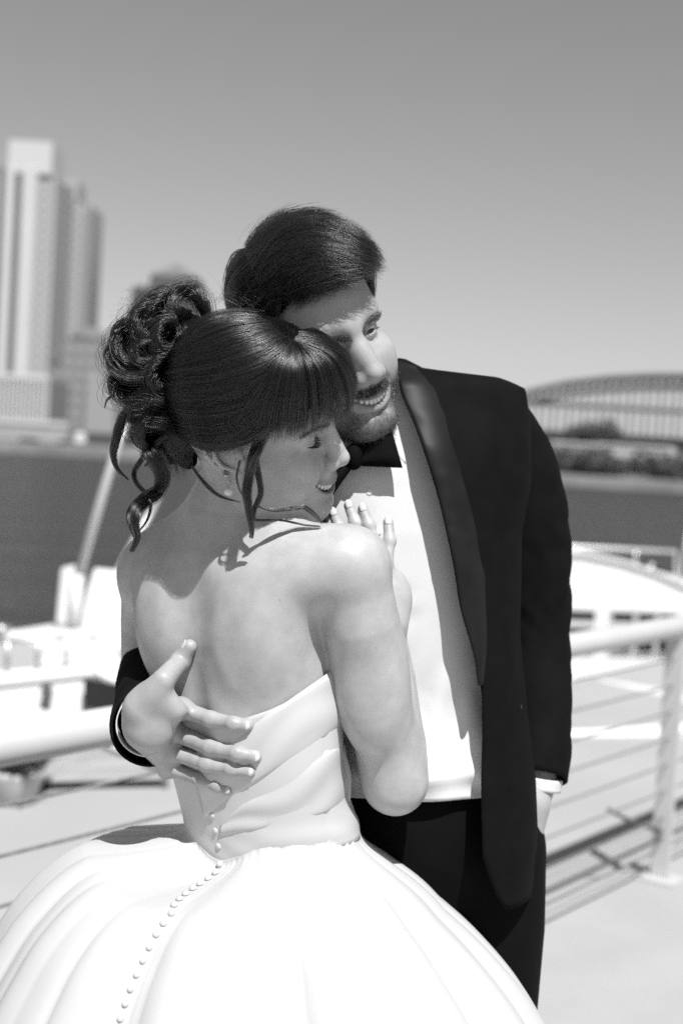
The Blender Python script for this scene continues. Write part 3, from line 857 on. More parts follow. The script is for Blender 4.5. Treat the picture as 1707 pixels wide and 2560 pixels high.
for i in range(70):
    a = g.uniform(0, 6.28); L_ = g.uniform(.10, .24); el = g.uniform(.35, 1.35); d = np.array([math.cos(a) * math.cos(el), math.sin(a) * math.cos(el), math.sin(el)]); s_ = np.cross(d, [0, 0, 1.0]); s_ /= np.linalg.norm(s_)
    base = pp + np.array([g.uniform(-.1, .1), g.uniform(-.1, .1), .13])
    for t in (0, .35, .7, 1): 
        c = base + d * L_ * t + np.array([0, 0, -.25 * L_ * t * t]); wd_ = .016 * (1 - t) + .002
        lv += [c - s_ * wd_, c + s_ * wd_]
    lf_ += [[nn + 2 * k, nn + 2 * k + 1, nn + 2 * k + 3, nn + 2 * k + 2] for k in range(3)]; nn += 8
o = mesh_w('foliage', lv, lf_, mat('leaf_dark', .06, .5, .4, 30), pot)

# ---- far bank
FZ = WATER_Z
def far_pt(px, D, z): 
    """world point at distance D in the direction of photo column px, height z (built where it stands)"""
    v = M3 @ P(px, 1150, 1.0); t = D / v[1]; return np.array([v[0] * t, D, z])
def hz(py, px, D):
    return PW(px, py, D)[2]
M_BANK = mat('bank_stone', .22, .9, .25, .2)
bank = MB(); bank.prism([(-900, 199, FZ - 1), (900, 199, FZ - 1), (1500, 2300, FZ - 1), (-1500, 2300, FZ - 1)], 2.4); bank.build('far_bank', M_BANK, None, kind='structure')

def facade_mat(name, wall, glass, sx, sz, frac=.55):
    """walls with rows of far-off windows"""
    m, nt, b = new_mat(name)
    tc = nt.nodes.new('ShaderNodeTexCoord'); sp = nt.nodes.new('ShaderNodeSeparateXYZ'); nt.links.new(tc.outputs['Object'], sp.inputs[0])
    def stripe(sock, period, fr):
        d = nt.nodes.new('ShaderNodeMath'); d.operation = 'DIVIDE'; d.inputs[1].default_value = period; nt.links.new(sock, d.inputs[0])
        f = nt.nodes.new('ShaderNodeMath'); f.operation = 'FRACT'; nt.links.new(d.outputs[0], f.inputs[0])
        l = nt.nodes.new('ShaderNodeMath'); l.operation = 'LESS_THAN'; l.inputs[1].default_value = fr; nt.links.new(f.outputs[0], l.inputs[0]); return l.outputs[0]
    ad = nt.nodes.new('ShaderNodeMath'); ad.operation = 'ADD'; nt.links.new(sp.outputs[0], ad.inputs[0]); nt.links.new(sp.outputs[1], ad.inputs[1])
    a = stripe(ad.outputs[0], sx, frac); c = stripe(sp.outputs[2], sz, .5)
    mu = nt.nodes.new('ShaderNodeMath'); mu.operation = 'MULTIPLY'; nt.links.new(a, mu.inputs[0]); nt.links.new(c, mu.inputs[1])
    mx = nt.nodes.new('ShaderNodeMix'); mx.data_type = 'RGBA'; mx.inputs['A'].default_value = g4(wall); mx.inputs['B'].default_value = g4(glass)
    nt.links.new(mu.outputs[0], mx.inputs['Factor']); nt.links.new(mx.outputs['Result'], b.inputs['Base Color']); b.inputs['Roughness'].default_value = .6
    return m
M_T1 = facade_mat('tower_grid', .40, .20, 3.2, 3.4); M_T2 = mat('tower_pale', .53, .7, .04, .05); M_T3 = mat('tower_shaft_glass', .14, .4, .1, .1)  # tower_grid greyer than tower_pale: shade of the side faces put into colour
M_T4 = facade_mat('brick_grid', .25, .12, 3.0, 3.6); M_T5 = facade_mat('dark_grid', .10, .06, 3.2, 3.6); M_ROOF = mat('roof_dark', .15, .8, .2, .3)

def building(name, label, px0, px1, py_top, D, depth, m, yaw=0.0, extra=None):
    x0 = far_pt(px0, D, 0)[0]; x1 = far_pt(px1, D, 0)[0]; zt = hz(py_top, (px0 + px1) / 2, D)
    c = np.array([(x0 + x1) / 2, D + depth / 2, 0]); e = empty(name, (c[0], c[1], FZ + 1.4), label, 'building')
    A = yaw_ax(yaw)
    w = MB(); w.box((c[0], c[1], (zt + FZ + 1.4) / 2), (x1 - x0, depth, zt - FZ - 1.4), A); w.build('wall', m, e)
    return e, c, x1 - x0, zt, A
# tall pale tower with dark vertical shafts
D1 = 470
e, c, wd_, zt, A = building('tower', 'tallest pale tower with dark vertical window shafts and a blank crown, left edge', -115, 108, 440, D1, 30, M_T1)
s1 = lambda px: far_pt(px - 40, D1, 0)[0]
for px0, px1, py in ((-60, 8, 470), (26, 48, 428), (68, 104, 428)):
    w = MB(); z1 = hz(py, px0, D1); w.box(((s1(px0) + s1(px1)) / 2, D1 - .9, (z1 + FZ + 1.4) / 2), (s1(px1) - s1(px0), 2.4, z1 - FZ - 1.4)); w.build('pilaster', M_T2, e)
for px0, px1 in ((8, 26), (48, 68)):
    w = MB(); z1 = hz(425, px0, D1); w.box(((s1(px0) + s1(px1)) / 2, D1 - .2, (z1 + FZ + 1.4) / 2), (s1(px1) - s1(px0), .8, z1 - FZ - 1.4)); w.build('window_shaft', M_T3, e)
w = MB(); w.box(((s1(28) + s1(136)) / 2, D1 + 9, (hz(362, 80, D1) + hz(441, 80, D1)) / 2), (s1(136) - s1(28), 20, hz(362, 80, D1) - hz(441, 80, D1) + .2)); w.build('crown', M_T2, e)
# second tower
D2 = 500; s2 = lambda px: far_pt(px - 36, D2, 0)[0]
e, c, wd_, zt, A = building('tower', 'second pale tower, stepped at the top, right of the tallest tower', 110, 196, 512, D2, 26, M_T1)
w = MB(); w.box(((s2(148) + s2(182)) / 2, D2 - .8, (hz(492, 160, D2) + FZ) / 2), (s2(182) - s2(148), 2.2, hz(492, 160, D2) - FZ)); w.build('pilaster', M_T2, e)
w = MB(); w.box(((s2(212) + s2(232)) / 2, D2 - .4, (hz(530, 222, D2) + FZ) / 2), (s2(231) - s2(213), 1.2, hz(530, 222, D2) - FZ)); w.build('window_shaft', mat('shaft_mid', .27, .5), e)
w = MB(); w.box(((s2(152) + s2(194)) / 2, D2 + 10, hz(482, 170, D2)), (s2(194) - s2(152), 14, hz(455, 170, D2) - hz(512, 170, D2))); w.build('penthouse', M_T1, e)
# podium with upright fins
D3 = 330; s3 = lambda px: far_pt(px - 8, D3, 0)[0]
e, c, wd_, zt, A = building('podium_block', 'low block with close white upright fins at the foot of the towers', -78, 114, 945, D3, 24, M_T3)
for px in np.arange(-66, 122, 10.4):
    w = MB(); z1 = hz(942, px, D3); w.box((s3(px), D3 - .7, (z1 + FZ + 1.4) / 2), (.50, 2.2, z1 - FZ - 1.4)); w.build('fin', M_T2, e)
w = MB(); w.box(((s3(-70) + s3(122)) / 2, D3 - .5, hz(940, 30, D3)), (s3(122) - s3(-70), 2.4, 1.0)); w.build('cornice', M_T2, e)
# round-shouldered apartment house with dark crown
D4 = 400; s4 = lambda px: far_pt(px - 16, D4, 0)[0]
e, c, wd_, zt, A = building('apartment_house', 'mid-height apartment house with dark domed crown beside the bun of hair', 142, 284, 850, D4, 26, M_T4)
w = MB(); th = np.linspace(0, np.pi / 2, 6); V, f = tube([np.array([s4(212), D4 + 10, hz(850, 212, D4) + 4.2 * math.sin(a)]) for a in th], [5.6 * math.cos(a) + .1 for a in th], 16); w.add(V, f); w.build('dome', M_ROOF, e, True)
w = MB(); w.box(((s4(226) + s4(300)) / 2, D4 - .8, (hz(930, 262, D4) + FZ) / 2), (s4(300) - s4(226), 2.0, hz(930, 262, D4) - FZ)); w.build('bay', mat('bay_pale', .28, .8), e)
e, c, wd_, zt, A = building('apartment_house', 'grey lower house between the podium fins and the domed house', 112, 158, 905, 420, 20, M_T4)
w = MB(); w.box((c[0], c[1], zt + .5), (wd_ + .8, 20.8, 1.0)); w.build('cornice', M_ROOF, e)
D5 = 520; 
e, c, wd_, zt, A = building('brick_block', 'dark distant block with a pointed roof right behind the bun of hair', 352, 470, 690, D5, 24, M_T5)
w = MB(); x_, y_ = c[0], c[1]; w.add([(x_ - wd_ / 2, y_ - 12, zt), (x_ + wd_ / 2, y_ - 12, zt), (x_ + wd_ / 2, y_ + 12, zt), (x_ - wd_ / 2, y_ + 12, zt), (far_pt(408, D5, 0)[0], y_, hz(652, 442, D5))], [[0, 1, 4], [1, 2, 4], [2, 3, 4], [3, 0, 4], [3, 2, 1, 0]]); w.build('roof', M_ROOF, e)
e, c, wd_, zt, A = building('brick_block', 'lower dark distant block, flat roofed, left of the pointed roof', 308, 356, 722, D5 + 20, 22, M_T5)
w = MB(); w.box((c[0], c[1], zt + .6), (wd_ * .9, 16, 1.2)); w.build('parapet', M_ROOF, e)
for i, (a, b_, t, D, lab) in enumerate(((300, 420, 985, 300, 'pale low riverside house behind the loose curls'), (1380, 1500, 1112, 260, 'low white riverside shed under the bridge, nearest the groom'), (1505, 1670, 1118, 265, 'long low white riverside shed under the bridge, further right'))):
    e, c, wd_, zt, A = building('riverside_shed', lab, a, b_, t, D, 10, mat('shed_pale', .42, .8, .1, .3))
    w = MB(); w.box((c[0], c[1], zt + .2), (wd_ + .8, 10.8, .4)); w.build('roof', mat('shed_roof', .5, .7), e)

# riverside viaduct at left
D6 = 215; s6 = lambda px: far_pt(px, D6, 0)[0]
vi = empty('viaduct', (s6(40), D6, FZ + 1.4), 'pale elevated roadway on pillars along the far river bank at left', 'viaduct')
zt = hz(1060, 70, D6); zb = hz(1096, 70, D6)
M_VIA = mat('viaduct_concrete', .32, .8, .08, .3)
w = MB(); w.box(((s6(-400) + s6(165)) / 2, D6 + 5, (zt + zb) / 2), (s6(165) - s6(-400), 10, zt - zb)); w.build('road_deck', M_VIA, vi)
w = MB(); w.box(((s6(-400) + s6(165)) / 2, D6 - .1, zt + .3), (s6(165) - s6(-400), .3, .7)); w.build('parapet', M_T2, vi)
for px in (-330, -240, -150, -60, 52, 152):
    w = MB(); w.box((s6(px), D6 + 5, (zb + FZ + .6) / 2), (1.4, 7, zb - FZ - .6)); w.build('pillar', M_VIA, vi)
w = MB(); w.box((s6(230), 226, FZ + 2.4), (s6(300) - s6(160), 8, 2.0)); tag(w.build('river_wall', mat('dark_wall', .07, .9), None), 'dark low river wall right of the viaduct', 'wall')
dm = empty('storage_tank', (s6(205), D6 - 3, FZ + 1.4), 'round white tank on the far bank right of the viaduct', 'tank')
th = np.linspace(0, np.pi / 2, 6); w = MB(); V, f = tube([np.array([s6(207), D6 - 3, FZ + 1.4 + 1.4 * 0 + z]) for z in (0, 1.2)] , .95, 16); w.add(V, f); w.build('drum', M_T2, dm, True)
w = MB(); V, f = tube([np.array([s6(207), D6 - 3, FZ + 2.6 + .8 * math.sin(a)]) for a in th], [.95 * math.cos(a) + .03 for a in th], 16); w.add(V, f); w.build('cap', M_T2, dm, True)

# arch bridge at right
DB = 430; sb_ = lambda px: far_pt(px, DB, 0)[0]
br = empty('arch_bridge', (sb_(1700), DB, FZ + 1.4), 'long steel truss arch bridge with hangers across the river at right', 'bridge')
M_BR = mat('bridge_steel', .06, .7, .1, .2); M_BR2 = mat('bridge_deck_dark', .02, .8)
bx = np.linspace(1230, 2300, 60)
def arch(px, dy): return hz(np.interp(px, [1200, 1310, 1400, 1500, 1600, 1707, 1900, 2100, 2300], [1060, 992, 965, 947, 935, 928, 930, 960, 1030]) + dy, 1500, DB)
for dy, r in ((0, 1.0), (26, .9)):
    for yy in (0, 9):
        w = MB(); w.tube([np.array([sb_(p), DB + yy, arch(p, dy)]) for p in bx], r, 6); w.build('arch_chord', M_BR, br, True)
zd = hz(1096, 1500, DB)
w = MB(); w.box(((sb_(1150) + sb_(2500)) / 2, DB + 4.5, zd), (sb_(2500) - sb_(1150), 11, 3.0)); w.build('road_deck', M_BR2, br)
w = MB(); w.box(((sb_(1150) + sb_(2500)) / 2, DB + 1, hz(1018, 1500, DB)), (sb_(2500) - sb_(1150), .8, 1.4)); w.build('upper_girder', M_BR, br)
for i, px in enumerate(np.arange(1300, 2240, 19)):
    w = MB(); w.bar((sb_(px), DB, zd), (sb_(px), DB, arch(px, 26)), .32 if i % 2 else .45, 5); w.build('hanger', mat('hanger_grey', .17, .7) if i == 0 else bpy.data.materials['hanger_grey'], br)
for i, px in enumerate(np.arange(1300, 2240, 38)):
    w = MB(); w.bar((sb_(px), DB, arch(px, 26)), (sb_(px + 38), DB, arch(px + 38, 0)), .35, 5); w.build('lattice_bar', M_BR, br)
    w = MB(); w.bar((sb_(px), DB, arch(px, 26)), (sb_(px), DB, arch(px, 0)), .4, 5); w.build('lattice_post', M_BR, br)
for px in (1330, 1480, 1720, 2050):
    w = MB(); w.box((sb_(px), DB + 4.5, (zd + FZ) / 2), (3.4, 9, zd - FZ - 1)); w.build('pier', M_VIA, br)
# wooded bank under the bridge
g = np.random.default_rng(12); nL = 16000
cx_ = g.uniform(sb_(1230) * .58, sb_(2000) * .58, 90); cy_ = g.uniform(212, 236, 90); ch = g.uniform(2.2, 4.4, 90); cr = g.uniform(1.6, 3.4, 90)
k = g.integers(0, 90, nL); d = g.normal(0, 1, (nL, 3)); d /= np.linalg.norm(d, axis=1, keepdims=True); rr = g.uniform(.55, 1, nL)**.5
c = np.stack([cx_[k], cy_[k], FZ + 1.2 + ch[k] * .55], 1) + d * rr[:, None] * np.stack([cr[k], cr[k], ch[k] * .5], 1)
a = g.normal(0, 1, (nL, 3)); a /= np.linalg.norm(a, axis=1, keepdims=True); b_ = np.cross(a, d); b_ /= np.linalg.norm(b_, axis=1, keepdims=True) + 1e-6
sz = g.uniform(.18, .42, nL)[:, None]
V = np.stack([c - a * sz - b_ * sz * .6, c + a * sz - b_ * sz * .6, c + a * sz + b_ * sz * .6, c - a * sz + b_ * sz * .6], 1).reshape(-1, 3)
o = mesh_w('bank_wood', V, np.arange(nL * 4).reshape(-1, 4), mat('far_leaves', .07, .7, .4, .6), None, False, 'stuff'); tag(o, 'dark trees massed along the far bank under the bridge', 'trees')
for px, D, h_, r_ in ((1480, 300, 9, 3.2), (1450, 305, 7, 3), (1520, 310, 6.5, 3)):
    p0 = far_pt(px, D, FZ + 1.4); lab = {1480: 'tallest dark tree standing up against the bridge hangers', 1450: 'dark tree left of the tallest one under the arch', 1520: 'dark tree right of the tallest one under the arch'}[px]
    e = empty('tree', p0, lab, 'tree', 'trees below the bridge')
    zt_ = hz(1042 if px == 1480 else 1068, px, D); H_ = zt_ - p0[2]
    w = MB(); w.add(*tube([p0, p0 + [0, 0, H_ * .5], p0 + [.3, 0, H_ * .8]], [.5, .35, .1], 7)); w.build('trunk', mat('bark', .06, .9), e, True)
    n_ = 1100; d = g.normal(0, 1, (n_, 3)); d /= np.linalg.norm(d, axis=1, keepdims=True)
    cl = g.normal(0, .45, (9, 3)); kk = g.integers(0, 9, n_)
    c = p0 + [0, 0, H_ * .66] + (cl[kk] + d * .6 * g.uniform(.5, 1, (n_, 1))) * np.array([r_, r_, H_ * .30])
    a = g.normal(0, 1, (n_, 3)); a /= np.linalg.norm(a, axis=1, keepdims=True); b_ = np.cross(a, d); b_ /= np.linalg.norm(b_, axis=1, keepdims=True) + 1e-6; sz = .32
    V = np.stack([c - a * sz - b_ * sz * .6, c + a * sz - b_ * sz * .6, c + a * sz + b_ * sz * .6, c - a * sz + b_ * sz * .6], 1).reshape(-1, 3)
    mesh_w('crown', V, np.arange(n_ * 4).reshape(-1, 4), bpy.data.materials['far_leaves'], e, False)
# ------------------------------------------------------------------ the two bodies (sculpt frame)
def unit(R):
    u, _, v = np.linalg.svd(np.asarray(R, float)); return u @ v
_t = R_(8.5); ROLLM = np.array([[math.cos(_t), 0, -math.sin(_t)], [0, 1, 0], [math.sin(_t), 0, math.cos(_t)]]); _pv = P(908, 905, 1.75)
HM = Head(_pv + ROLLM @ (np.array([-.0270, 1.815, .2215]) - _pv), ROLLM @ unit([[.8300, -.5370, -.1530], [.4515, .8060, -.3820], [.3290, .2480, .9110]]), 1.0)
HW = Head((-.1015, 1.692, .0995), unit([[.2597, -.9657, .0071], [.8073, .2131, -.5503], [.5299, .1487, .8349]]), .94)

# ---- bride
PSI = R_(42)
B_R = np.array([math.cos(PSI), -math.sin(PSI), 0]); B_B = np.array([-math.sin(PSI), -math.cos(PSI), 0]); B_U = np.array([.10, 0, 1.0]); B_U /= np.linalg.norm(B_U)
B_A = np.stack([B_R, B_B, np.array([0, 0, 1.0])], 1)
B_C = P(608, 1650, 1.76)
def TB(r, b, u):
    # the spine leans a little towards the groom below the ribs
    return B_C + r * B_R + b * B_B + np.array([0, 0, u]) + np.array([-.17 * u if u < 0 else -.02 * u, 0, 0])

BODY_W = Sculpt()
S = BODY_W
S.ell(TB(0, 0, .02), (.132, .088, .155), B_A, .03)
S.ell(TB(0, .005, -.10), (.118, .082, .14), B_A, .04)
S.ell(TB(-.012, -.01, -.26), (.116, .095, .13), B_A, .05)
S.cap(TB(-.115, .015, .115), TB(.115, .015, .110), .052, None, .04)
for sd in (-1, 1):
    S.ell(TB(sd * .075, .045, .055), (.055, .045, .085), B_A, .03)      # shoulder blade mass
    S.cap(TB(sd * .12, .01, .128), TB(sd * .02, .02, .185), .032, .038, .03)
    S.ridge([TB(sd * .055, .098, .10), TB(sd * .045, .100, .03), TB(sd * .062, .094, -.02)], .011, .0022)
S.ell(TB(.07, -.07, -.01), (.06, .05, .06), B_A, .03)
S.ell(TB(-.07, -.07, -.01), (.06, .05, .06), B_A, .03)
# neck
S.chain([TB(0, .012, .125), TB(.004, .004, .19), HW.T((0, .022, -.06)), HW.T((0, .03, .0))], [.058, .048, .047, .05], .03)
S.ridge([TB(0, .10, .15), TB(0, .098, .08), TB(0, .093, .0), TB(0, .088, -.09)], .015, -.0105)
TORSO_W = Sculpt(); TORSO_W.ops = list(S.ops)
# right arm (shoulder, elbow, forearm rising behind it to the groom's chest)
WSH, WEL, WWR = P(872, 1418, 1.66), P(985, 1945, 1.745), P(962, 1570, 1.768)
S.ball(WSH, .0495, .035)
S.chain([WSH, P(902, 1560, 1.674), P(938, 1740, 1.702), WEL], [.046, .0455, .0425, .0350], .009)
S.ell(P(925, 1690, 1.694), (.040, .040, .09), None, .02)
S.chain([WEL, P(985, 1850, 1.762), P(972, 1700, 1.772), WWR], [.0330, .0370, .0330, .0240], .032)
S.ball(P(990, 1972, 1.742), .0265, .02)
# left arm (round his waist)
LSH = TB(-.142, .02, .100); LEL = P(372, 1735, 1.915)
S.ball(LSH, .042, .03)
S.chain([LSH, P(382, 1560, 1.895), LEL], [.041, .042, .036], .02)
LWR = P(600, 1800, 2.06)
S.chain([LEL, P(470, 1765, 1.99), LWR, P(660, 1810, 2.08)], [.036, .036, .024, .03], .02)
# her hand on his chest
def finger(S, pts, r0_, r1_, k=.004):
    pts = np.asarray(pts, float); n = len(pts)
    S.chain(pts, np.linspace(r0_, r1_, n), k)
    for q in pts[1:-1]: S.ball(q, r0_ * 1.04, .004)
HAND_D = 1.776
S.ell(P(968, 1500, 1.764), (.031, .015, .042), None, .015)
S.cap(P(965, 1565, 1.755), P(960, 1480, 1.765), .022, .018, .015)
FW = {}
FW['index'] = [P(925, 1450, 1.770), P(880, 1385, HAND_D), P(850, 1325, HAND_D + .004), P(833, 1282, HAND_D + .008)]
FW['middle'] = [P(945, 1440, 1.764), P(912, 1370, 1.768), P(888, 1310, HAND_D), P(872, 1264, HAND_D + .006)]
FW['ring'] = [P(965, 1445, 1.762), P(942, 1372, 1.763), P(922, 1315, 1.770), P(907, 1272, HAND_D)]
FW['little'] = [P(985, 1462, 1.762), P(966, 1408, 1.757), P(974, 1352, 1.766), P(970, 1306, 1.774)]
for nm, q in FW.items():
    finger(S, q, .0086 if nm != 'little' else .0080, .0066)
finger(S, [P(940, 1520, 1.770), P(900, 1480, 1.778), P(870, 1440, 1.785)], .010, .008)

def trace(S, px, py, d0, d1, n=140):
    """depth at which a line of sight meets a sculpted body"""
    ds = np.linspace(d0, d1, n); v = S.evaluate(np.array([P(px, py, d) for d in ds]))
    i = np.argmax(v < 0)
    if not (v < 0).any(): return None
    if i == 0: return d0
    return ds[i - 1] + (ds[i] - ds[i - 1]) * v[i - 1] / (v[i - 1] - v[i])

# ---- groom
TORSO_PY = [905, 930, 952, 975, 1050, 1200, 1330, 1600, 1780, 1950, 2080, 2230, 2400]
TORSO_CX = [925, 918, 912, 908, 912, 925, 938, 985, 1010, 1030, 1045, 1060, 1068]
TORSO_A = [75, 130, 330, 384, 390, 380, 342, 290, 284, 284, 274, 245, 215]
TORSO_B = [.055, .07, .085, .098, .108, .122, .126, .120, .117, .124, .126, .118, .11]
TY = 1.93
def torso(z):
    py = CY - z / 1.9 * F_PX
    return (np.interp(py, TORSO_PY, TORSO_CX) - CX) / F_PX * 1.9, np.interp(py, TORSO_PY, TORSO_A) / F_PX * 1.9, np.interp(py, TORSO_PY, TORSO_B)
def tz(py): return (CY - py) / F_PX * 1.9
def torso_front(x, z, off=0.0, ex=2.4):
    xc, a, b = torso(z)
    u = np.clip(np.abs((x - xc) / (a + off)), 0, .999)
    return TY - (b + off) * (1 - u**ex)**(1 / ex)
def on_chest(px, py, off=0.0):
    """point of the chest surface seen at a photo pixel"""
    d = 1.81
    for _ in range(12):
        p = P(px, py, d); d = .5 * d + .5 * float(torso_front(p[0], p[2], off))
    return P(px, py, d)

BODY_M = Sculpt(); S = BODY_M
sculpt_head(S, HM, False)
xc, a, b = torso(tz(1250))
S.ell((xc, TY + .005, tz(1250)), (.17, .095, .17), None, .04)
S.ell((torso(tz(1600))[0], TY + .005, tz(1600)), (.135, .09, .2), None, .05)
S.ell((torso(tz(2000))[0], TY + .005, tz(2000)), (.13, .09, .17), None, .05)
S.cap((torso(tz(1060))[0] - .14, TY + .01, tz(1060)), (torso(tz(1060))[0] + .12, TY + .01, tz(1060)), .045, None, .04)
S.chain([(torso(tz(1100))[0], TY, tz(1100)), P(880, 1070, 1.885), HM.T((0, .025, -.07)), HM.T((0, .03, 0))], [.075, .062, .059, .06], .03)
MLS, MLE, MLW = P(1215, 1080, 1.98), P(1335, 1545, 2.04), P(1335, 1950, 1.955)
S.chain([MLS, MLE, MLW], [.042, .04, .027], .02)
S.chain([MLW, P(1318, 2010, 1.935), P(1302, 2075, 1.93)], [.026, .031, .03], .015)
for q in range(4): finger(S, [P(1318 - q * 8, 2040, 1.92 + q * .012), P(1305 - q * 8, 2110, 1.92 + q * .012), P(1290 - q * 8, 2160, 1.93 + q * .012)], .010, .008)
MRS, MRE = P(650, 1060, 1.985), P(455, 1500, 1.99)
# his right hand on her back: knuckles laid on the bodice
def onback(px, py, r, lift=.004):
    d = trace(BODY_W, px, py, 1.45, 1.95)
    return P(px, py, (d if d is not None else 1.74) - r - lift)
MRW = P(366, 1802, 1.714)
S.chain([MRS, MRE, P(385, 1765, 1.81), MRW], [.05, .042, .034, .0255], .02)
PALM = [P(372, 1800, 1.672), P(420, 1825, 1.652)]
S.ell(P(380, 1790, 1.676), (.030, .019, .042), np.array([[.90, .30, .30], [-.34, .94, .08], [-.28, -.17, .95]]).T if False else None, .02)
S.cap(MRW, P(370, 1798, 1.682), .024, .022, .02)
FM = {}
def fing(name, pix, rads, lift):
    pts = [onback(x, y, r, l) for (x, y), r, l in zip(pix, rads, lift)]
    FM[name] = pts
    S.chain(pts, rads, .006)
    for q, r in list(zip(pts, rads))[1:3]: S.ball(q + np.array([0, -.0012, 0]), r * 1.06, .004)
    for i in (0, 1): S.ridge([(pts[i] + pts[i + 1]) / 2 + np.array([0, -rads[i] * .9, 0])], .006, -.0010)
    S.ell(pts[-1], (rads[-1] * 1.1, rads[-1] * .95, rads[-1]), None, .004)
fing('index', [(452, 1772), (527, 1798), (584, 1810), (616, 1813)], [.0104, .0094, .0086, .0076], [.008, .004, .001, .0])
fing('middle', [(437, 1830), (527, 1869), (594, 1884), (637, 1891)], [.0106, .0096, .0088, .0078], [.010, .009, .004, .0])
fing('ring', [(424, 1878), (517, 1911), (578, 1923), (624, 1928)], [.0100, .0090, .0082, .0072], [.009, .008, .004, .0])
fing('little', [(420, 1918), (500, 1948), (543, 1965), (570, 1974)], [.0090, .0080, .0073, .0064], [.005, .005, .002, .0])
for nm, k_ in (('index', .016), ('middle', .017), ('ring', .016), ('little', .015)):
    q = FM[nm][0]
    S.cap(P(362, 1800 + {'index': -18, 'middle': 0, 'ring': 16, 'little': 30}[nm], 1.682), q, .0185, .0112, .014)
    S.ball(q, .0116, .007)
    S.ridge([q + (P(345, 1800, 1.682) - q) * .75 + np.array([0, -.02, 0]), q + np.array([0, -.012, 0])], .0034, .0024)
    S.ridge([q + np.array([0, -.011, .001])], .0055, .0022)
    S.ridge([q + (P(362, 1800, 1.682) - q) * .55 + np.array([0, -.016, -.0105]), q + np.array([.004, -.008, -.0105])], .0038, -.0022)
# thumb
TH = [P(352, 1768, 1.668), P(408, 1700, 1.655), onback(452, 1652, .0105, .002), onback(474, 1617, .0098, .001)]
FM['thumb'] = TH
S.chain(TH, [.019, .0132, .0110, .0090], .012)
S.ball(TH[2], .0118, .006)
S.cap(P(400, 1745, 1.663), P(445, 1775, 1.665), .012, .010, .02)
# ------------------------------------------------------------------ people: roots and skin
def foot_point(px, py, d):
    w = PW(px, py, d); return np.array([w[0], w[1], .0])
bride = empty('person', foot_point(700, 2100, 1.79), 'bride in strapless white satin ball gown, dark updo, smiling profile, hugging the groom', 'person')
groom = empty('person', foot_point(1050, 2100, 1.95), 'bearded man in black tuxedo with bow tie, smiling, his hand on the woman’s back'.replace('’', "'"), 'person')

sculpt_head(BODY_W, HW, True)
def body_mesh(name, S, lo, hi, vox, m, parent, head, fem, base, marks=()):
    V, Fq = S.mesh(lo, hi, vox)
    o = mesh_s(name, V, Fq, m, parent)
    tone = np.full(len(V), base)
    tone = head_tone(head, V, base, fem, tone)
    for c, r, amt in marks:
        tone = tone * (1 - amt * np.exp(-(np.linalg.norm(V - c, axis=1) / r)**4))
    set_tone(o, tone)
    return o, V, Fq
moles = []
for px, py, r in [(860, 1480, .0016), (940, 1620, .0014), (1010, 1850, .0012), (345, 1445, .0016), (870, 1760, .0011), (925, 1700, .001), (700, 1500, .001), (600, 1460, .0009), (575, 1295, .0013), (760, 1640, .0011)]:
    d = trace(BODY_W, px, py, 1.45, 2.0)
    if d: moles.append((P(px, py, d), r * .8, .35))
SKIN_W, SKIN_M = .41, .355
skin_w, VW, FWq = body_mesh('skin', BODY_W, (-.34, 1.48, -.42), (.11, 2.12, .26), .00165, M_SKIN_W, bride, HW, True, SKIN_W, moles)
NW = normals_of(VW, FWq)
creases = []
for q in FM.values():
    for i in (1, 2): creases.append((q[min(i, len(q) - 2)] + np.array([0, -.009, .002]), .0042, .16))  # finger joint folds darkened in the skin tone, shade painted in place of relief
skin_m, VM, FMq = body_mesh('skin', BODY_M, (-.32, 1.56, -.48), (.32, 2.10, .37), .00165, M_SKIN_M, groom, HM, False, SKIN_M, creases)
NM = normals_of(VM, FMq)
add_teeth(HM, groom); add_teeth(HW, bride)
# ------------------------------------------------------------------ groom's clothes
def solid(o, th, off=-1.0):
    m = o.modifiers.new('cloth', 'SOLIDIFY'); m.thickness = th; m.offset = off; m.use_even_offset = False
    return o

EDGE = np.array([(992, 906), (1004, 990), (1040, 1070), (1090, 1223), (1132, 1404), (1151, 1523), (1188, 1642), (1199, 1713), (1200, 1809), (1196, 1904), (1196, 2010), (1199, 2085), (1216, 2140), (1238, 2192), (1263, 2223)], float)
def row(z, off, phi, ex=2.4):
    xc, a, b = torso(z); a = a + off; b = b + off
    c, s = np.cos(phi), np.sin(phi)
    return np.stack([xc + a * np.sign(c) * np.abs(c)**(2 / ex), TY - b * np.sign(s) * np.abs(s)**(2 / ex), np.full_like(phi, z)], -1)

def wrinkle(p, amp, f, seed=0, dirn=(1, 0, .8)):
    d = np.asarray(dirn, float); d /= np.linalg.norm(d)
    w = vnoise(p * f * .35, seed) * 1.6
    ph = (p @ d) * f + w * 2.2
    return amp * (np.abs(np.sin(ph))**1.5 - .4) * np.clip(.5 + vnoise(p * f * .2 + 7, seed + 1), 0, 1)

GAP = lambda py: .026 * np.interp(py, [905, 985, 1120, 1700, 2225], [0, .3, 1, 1, .7])
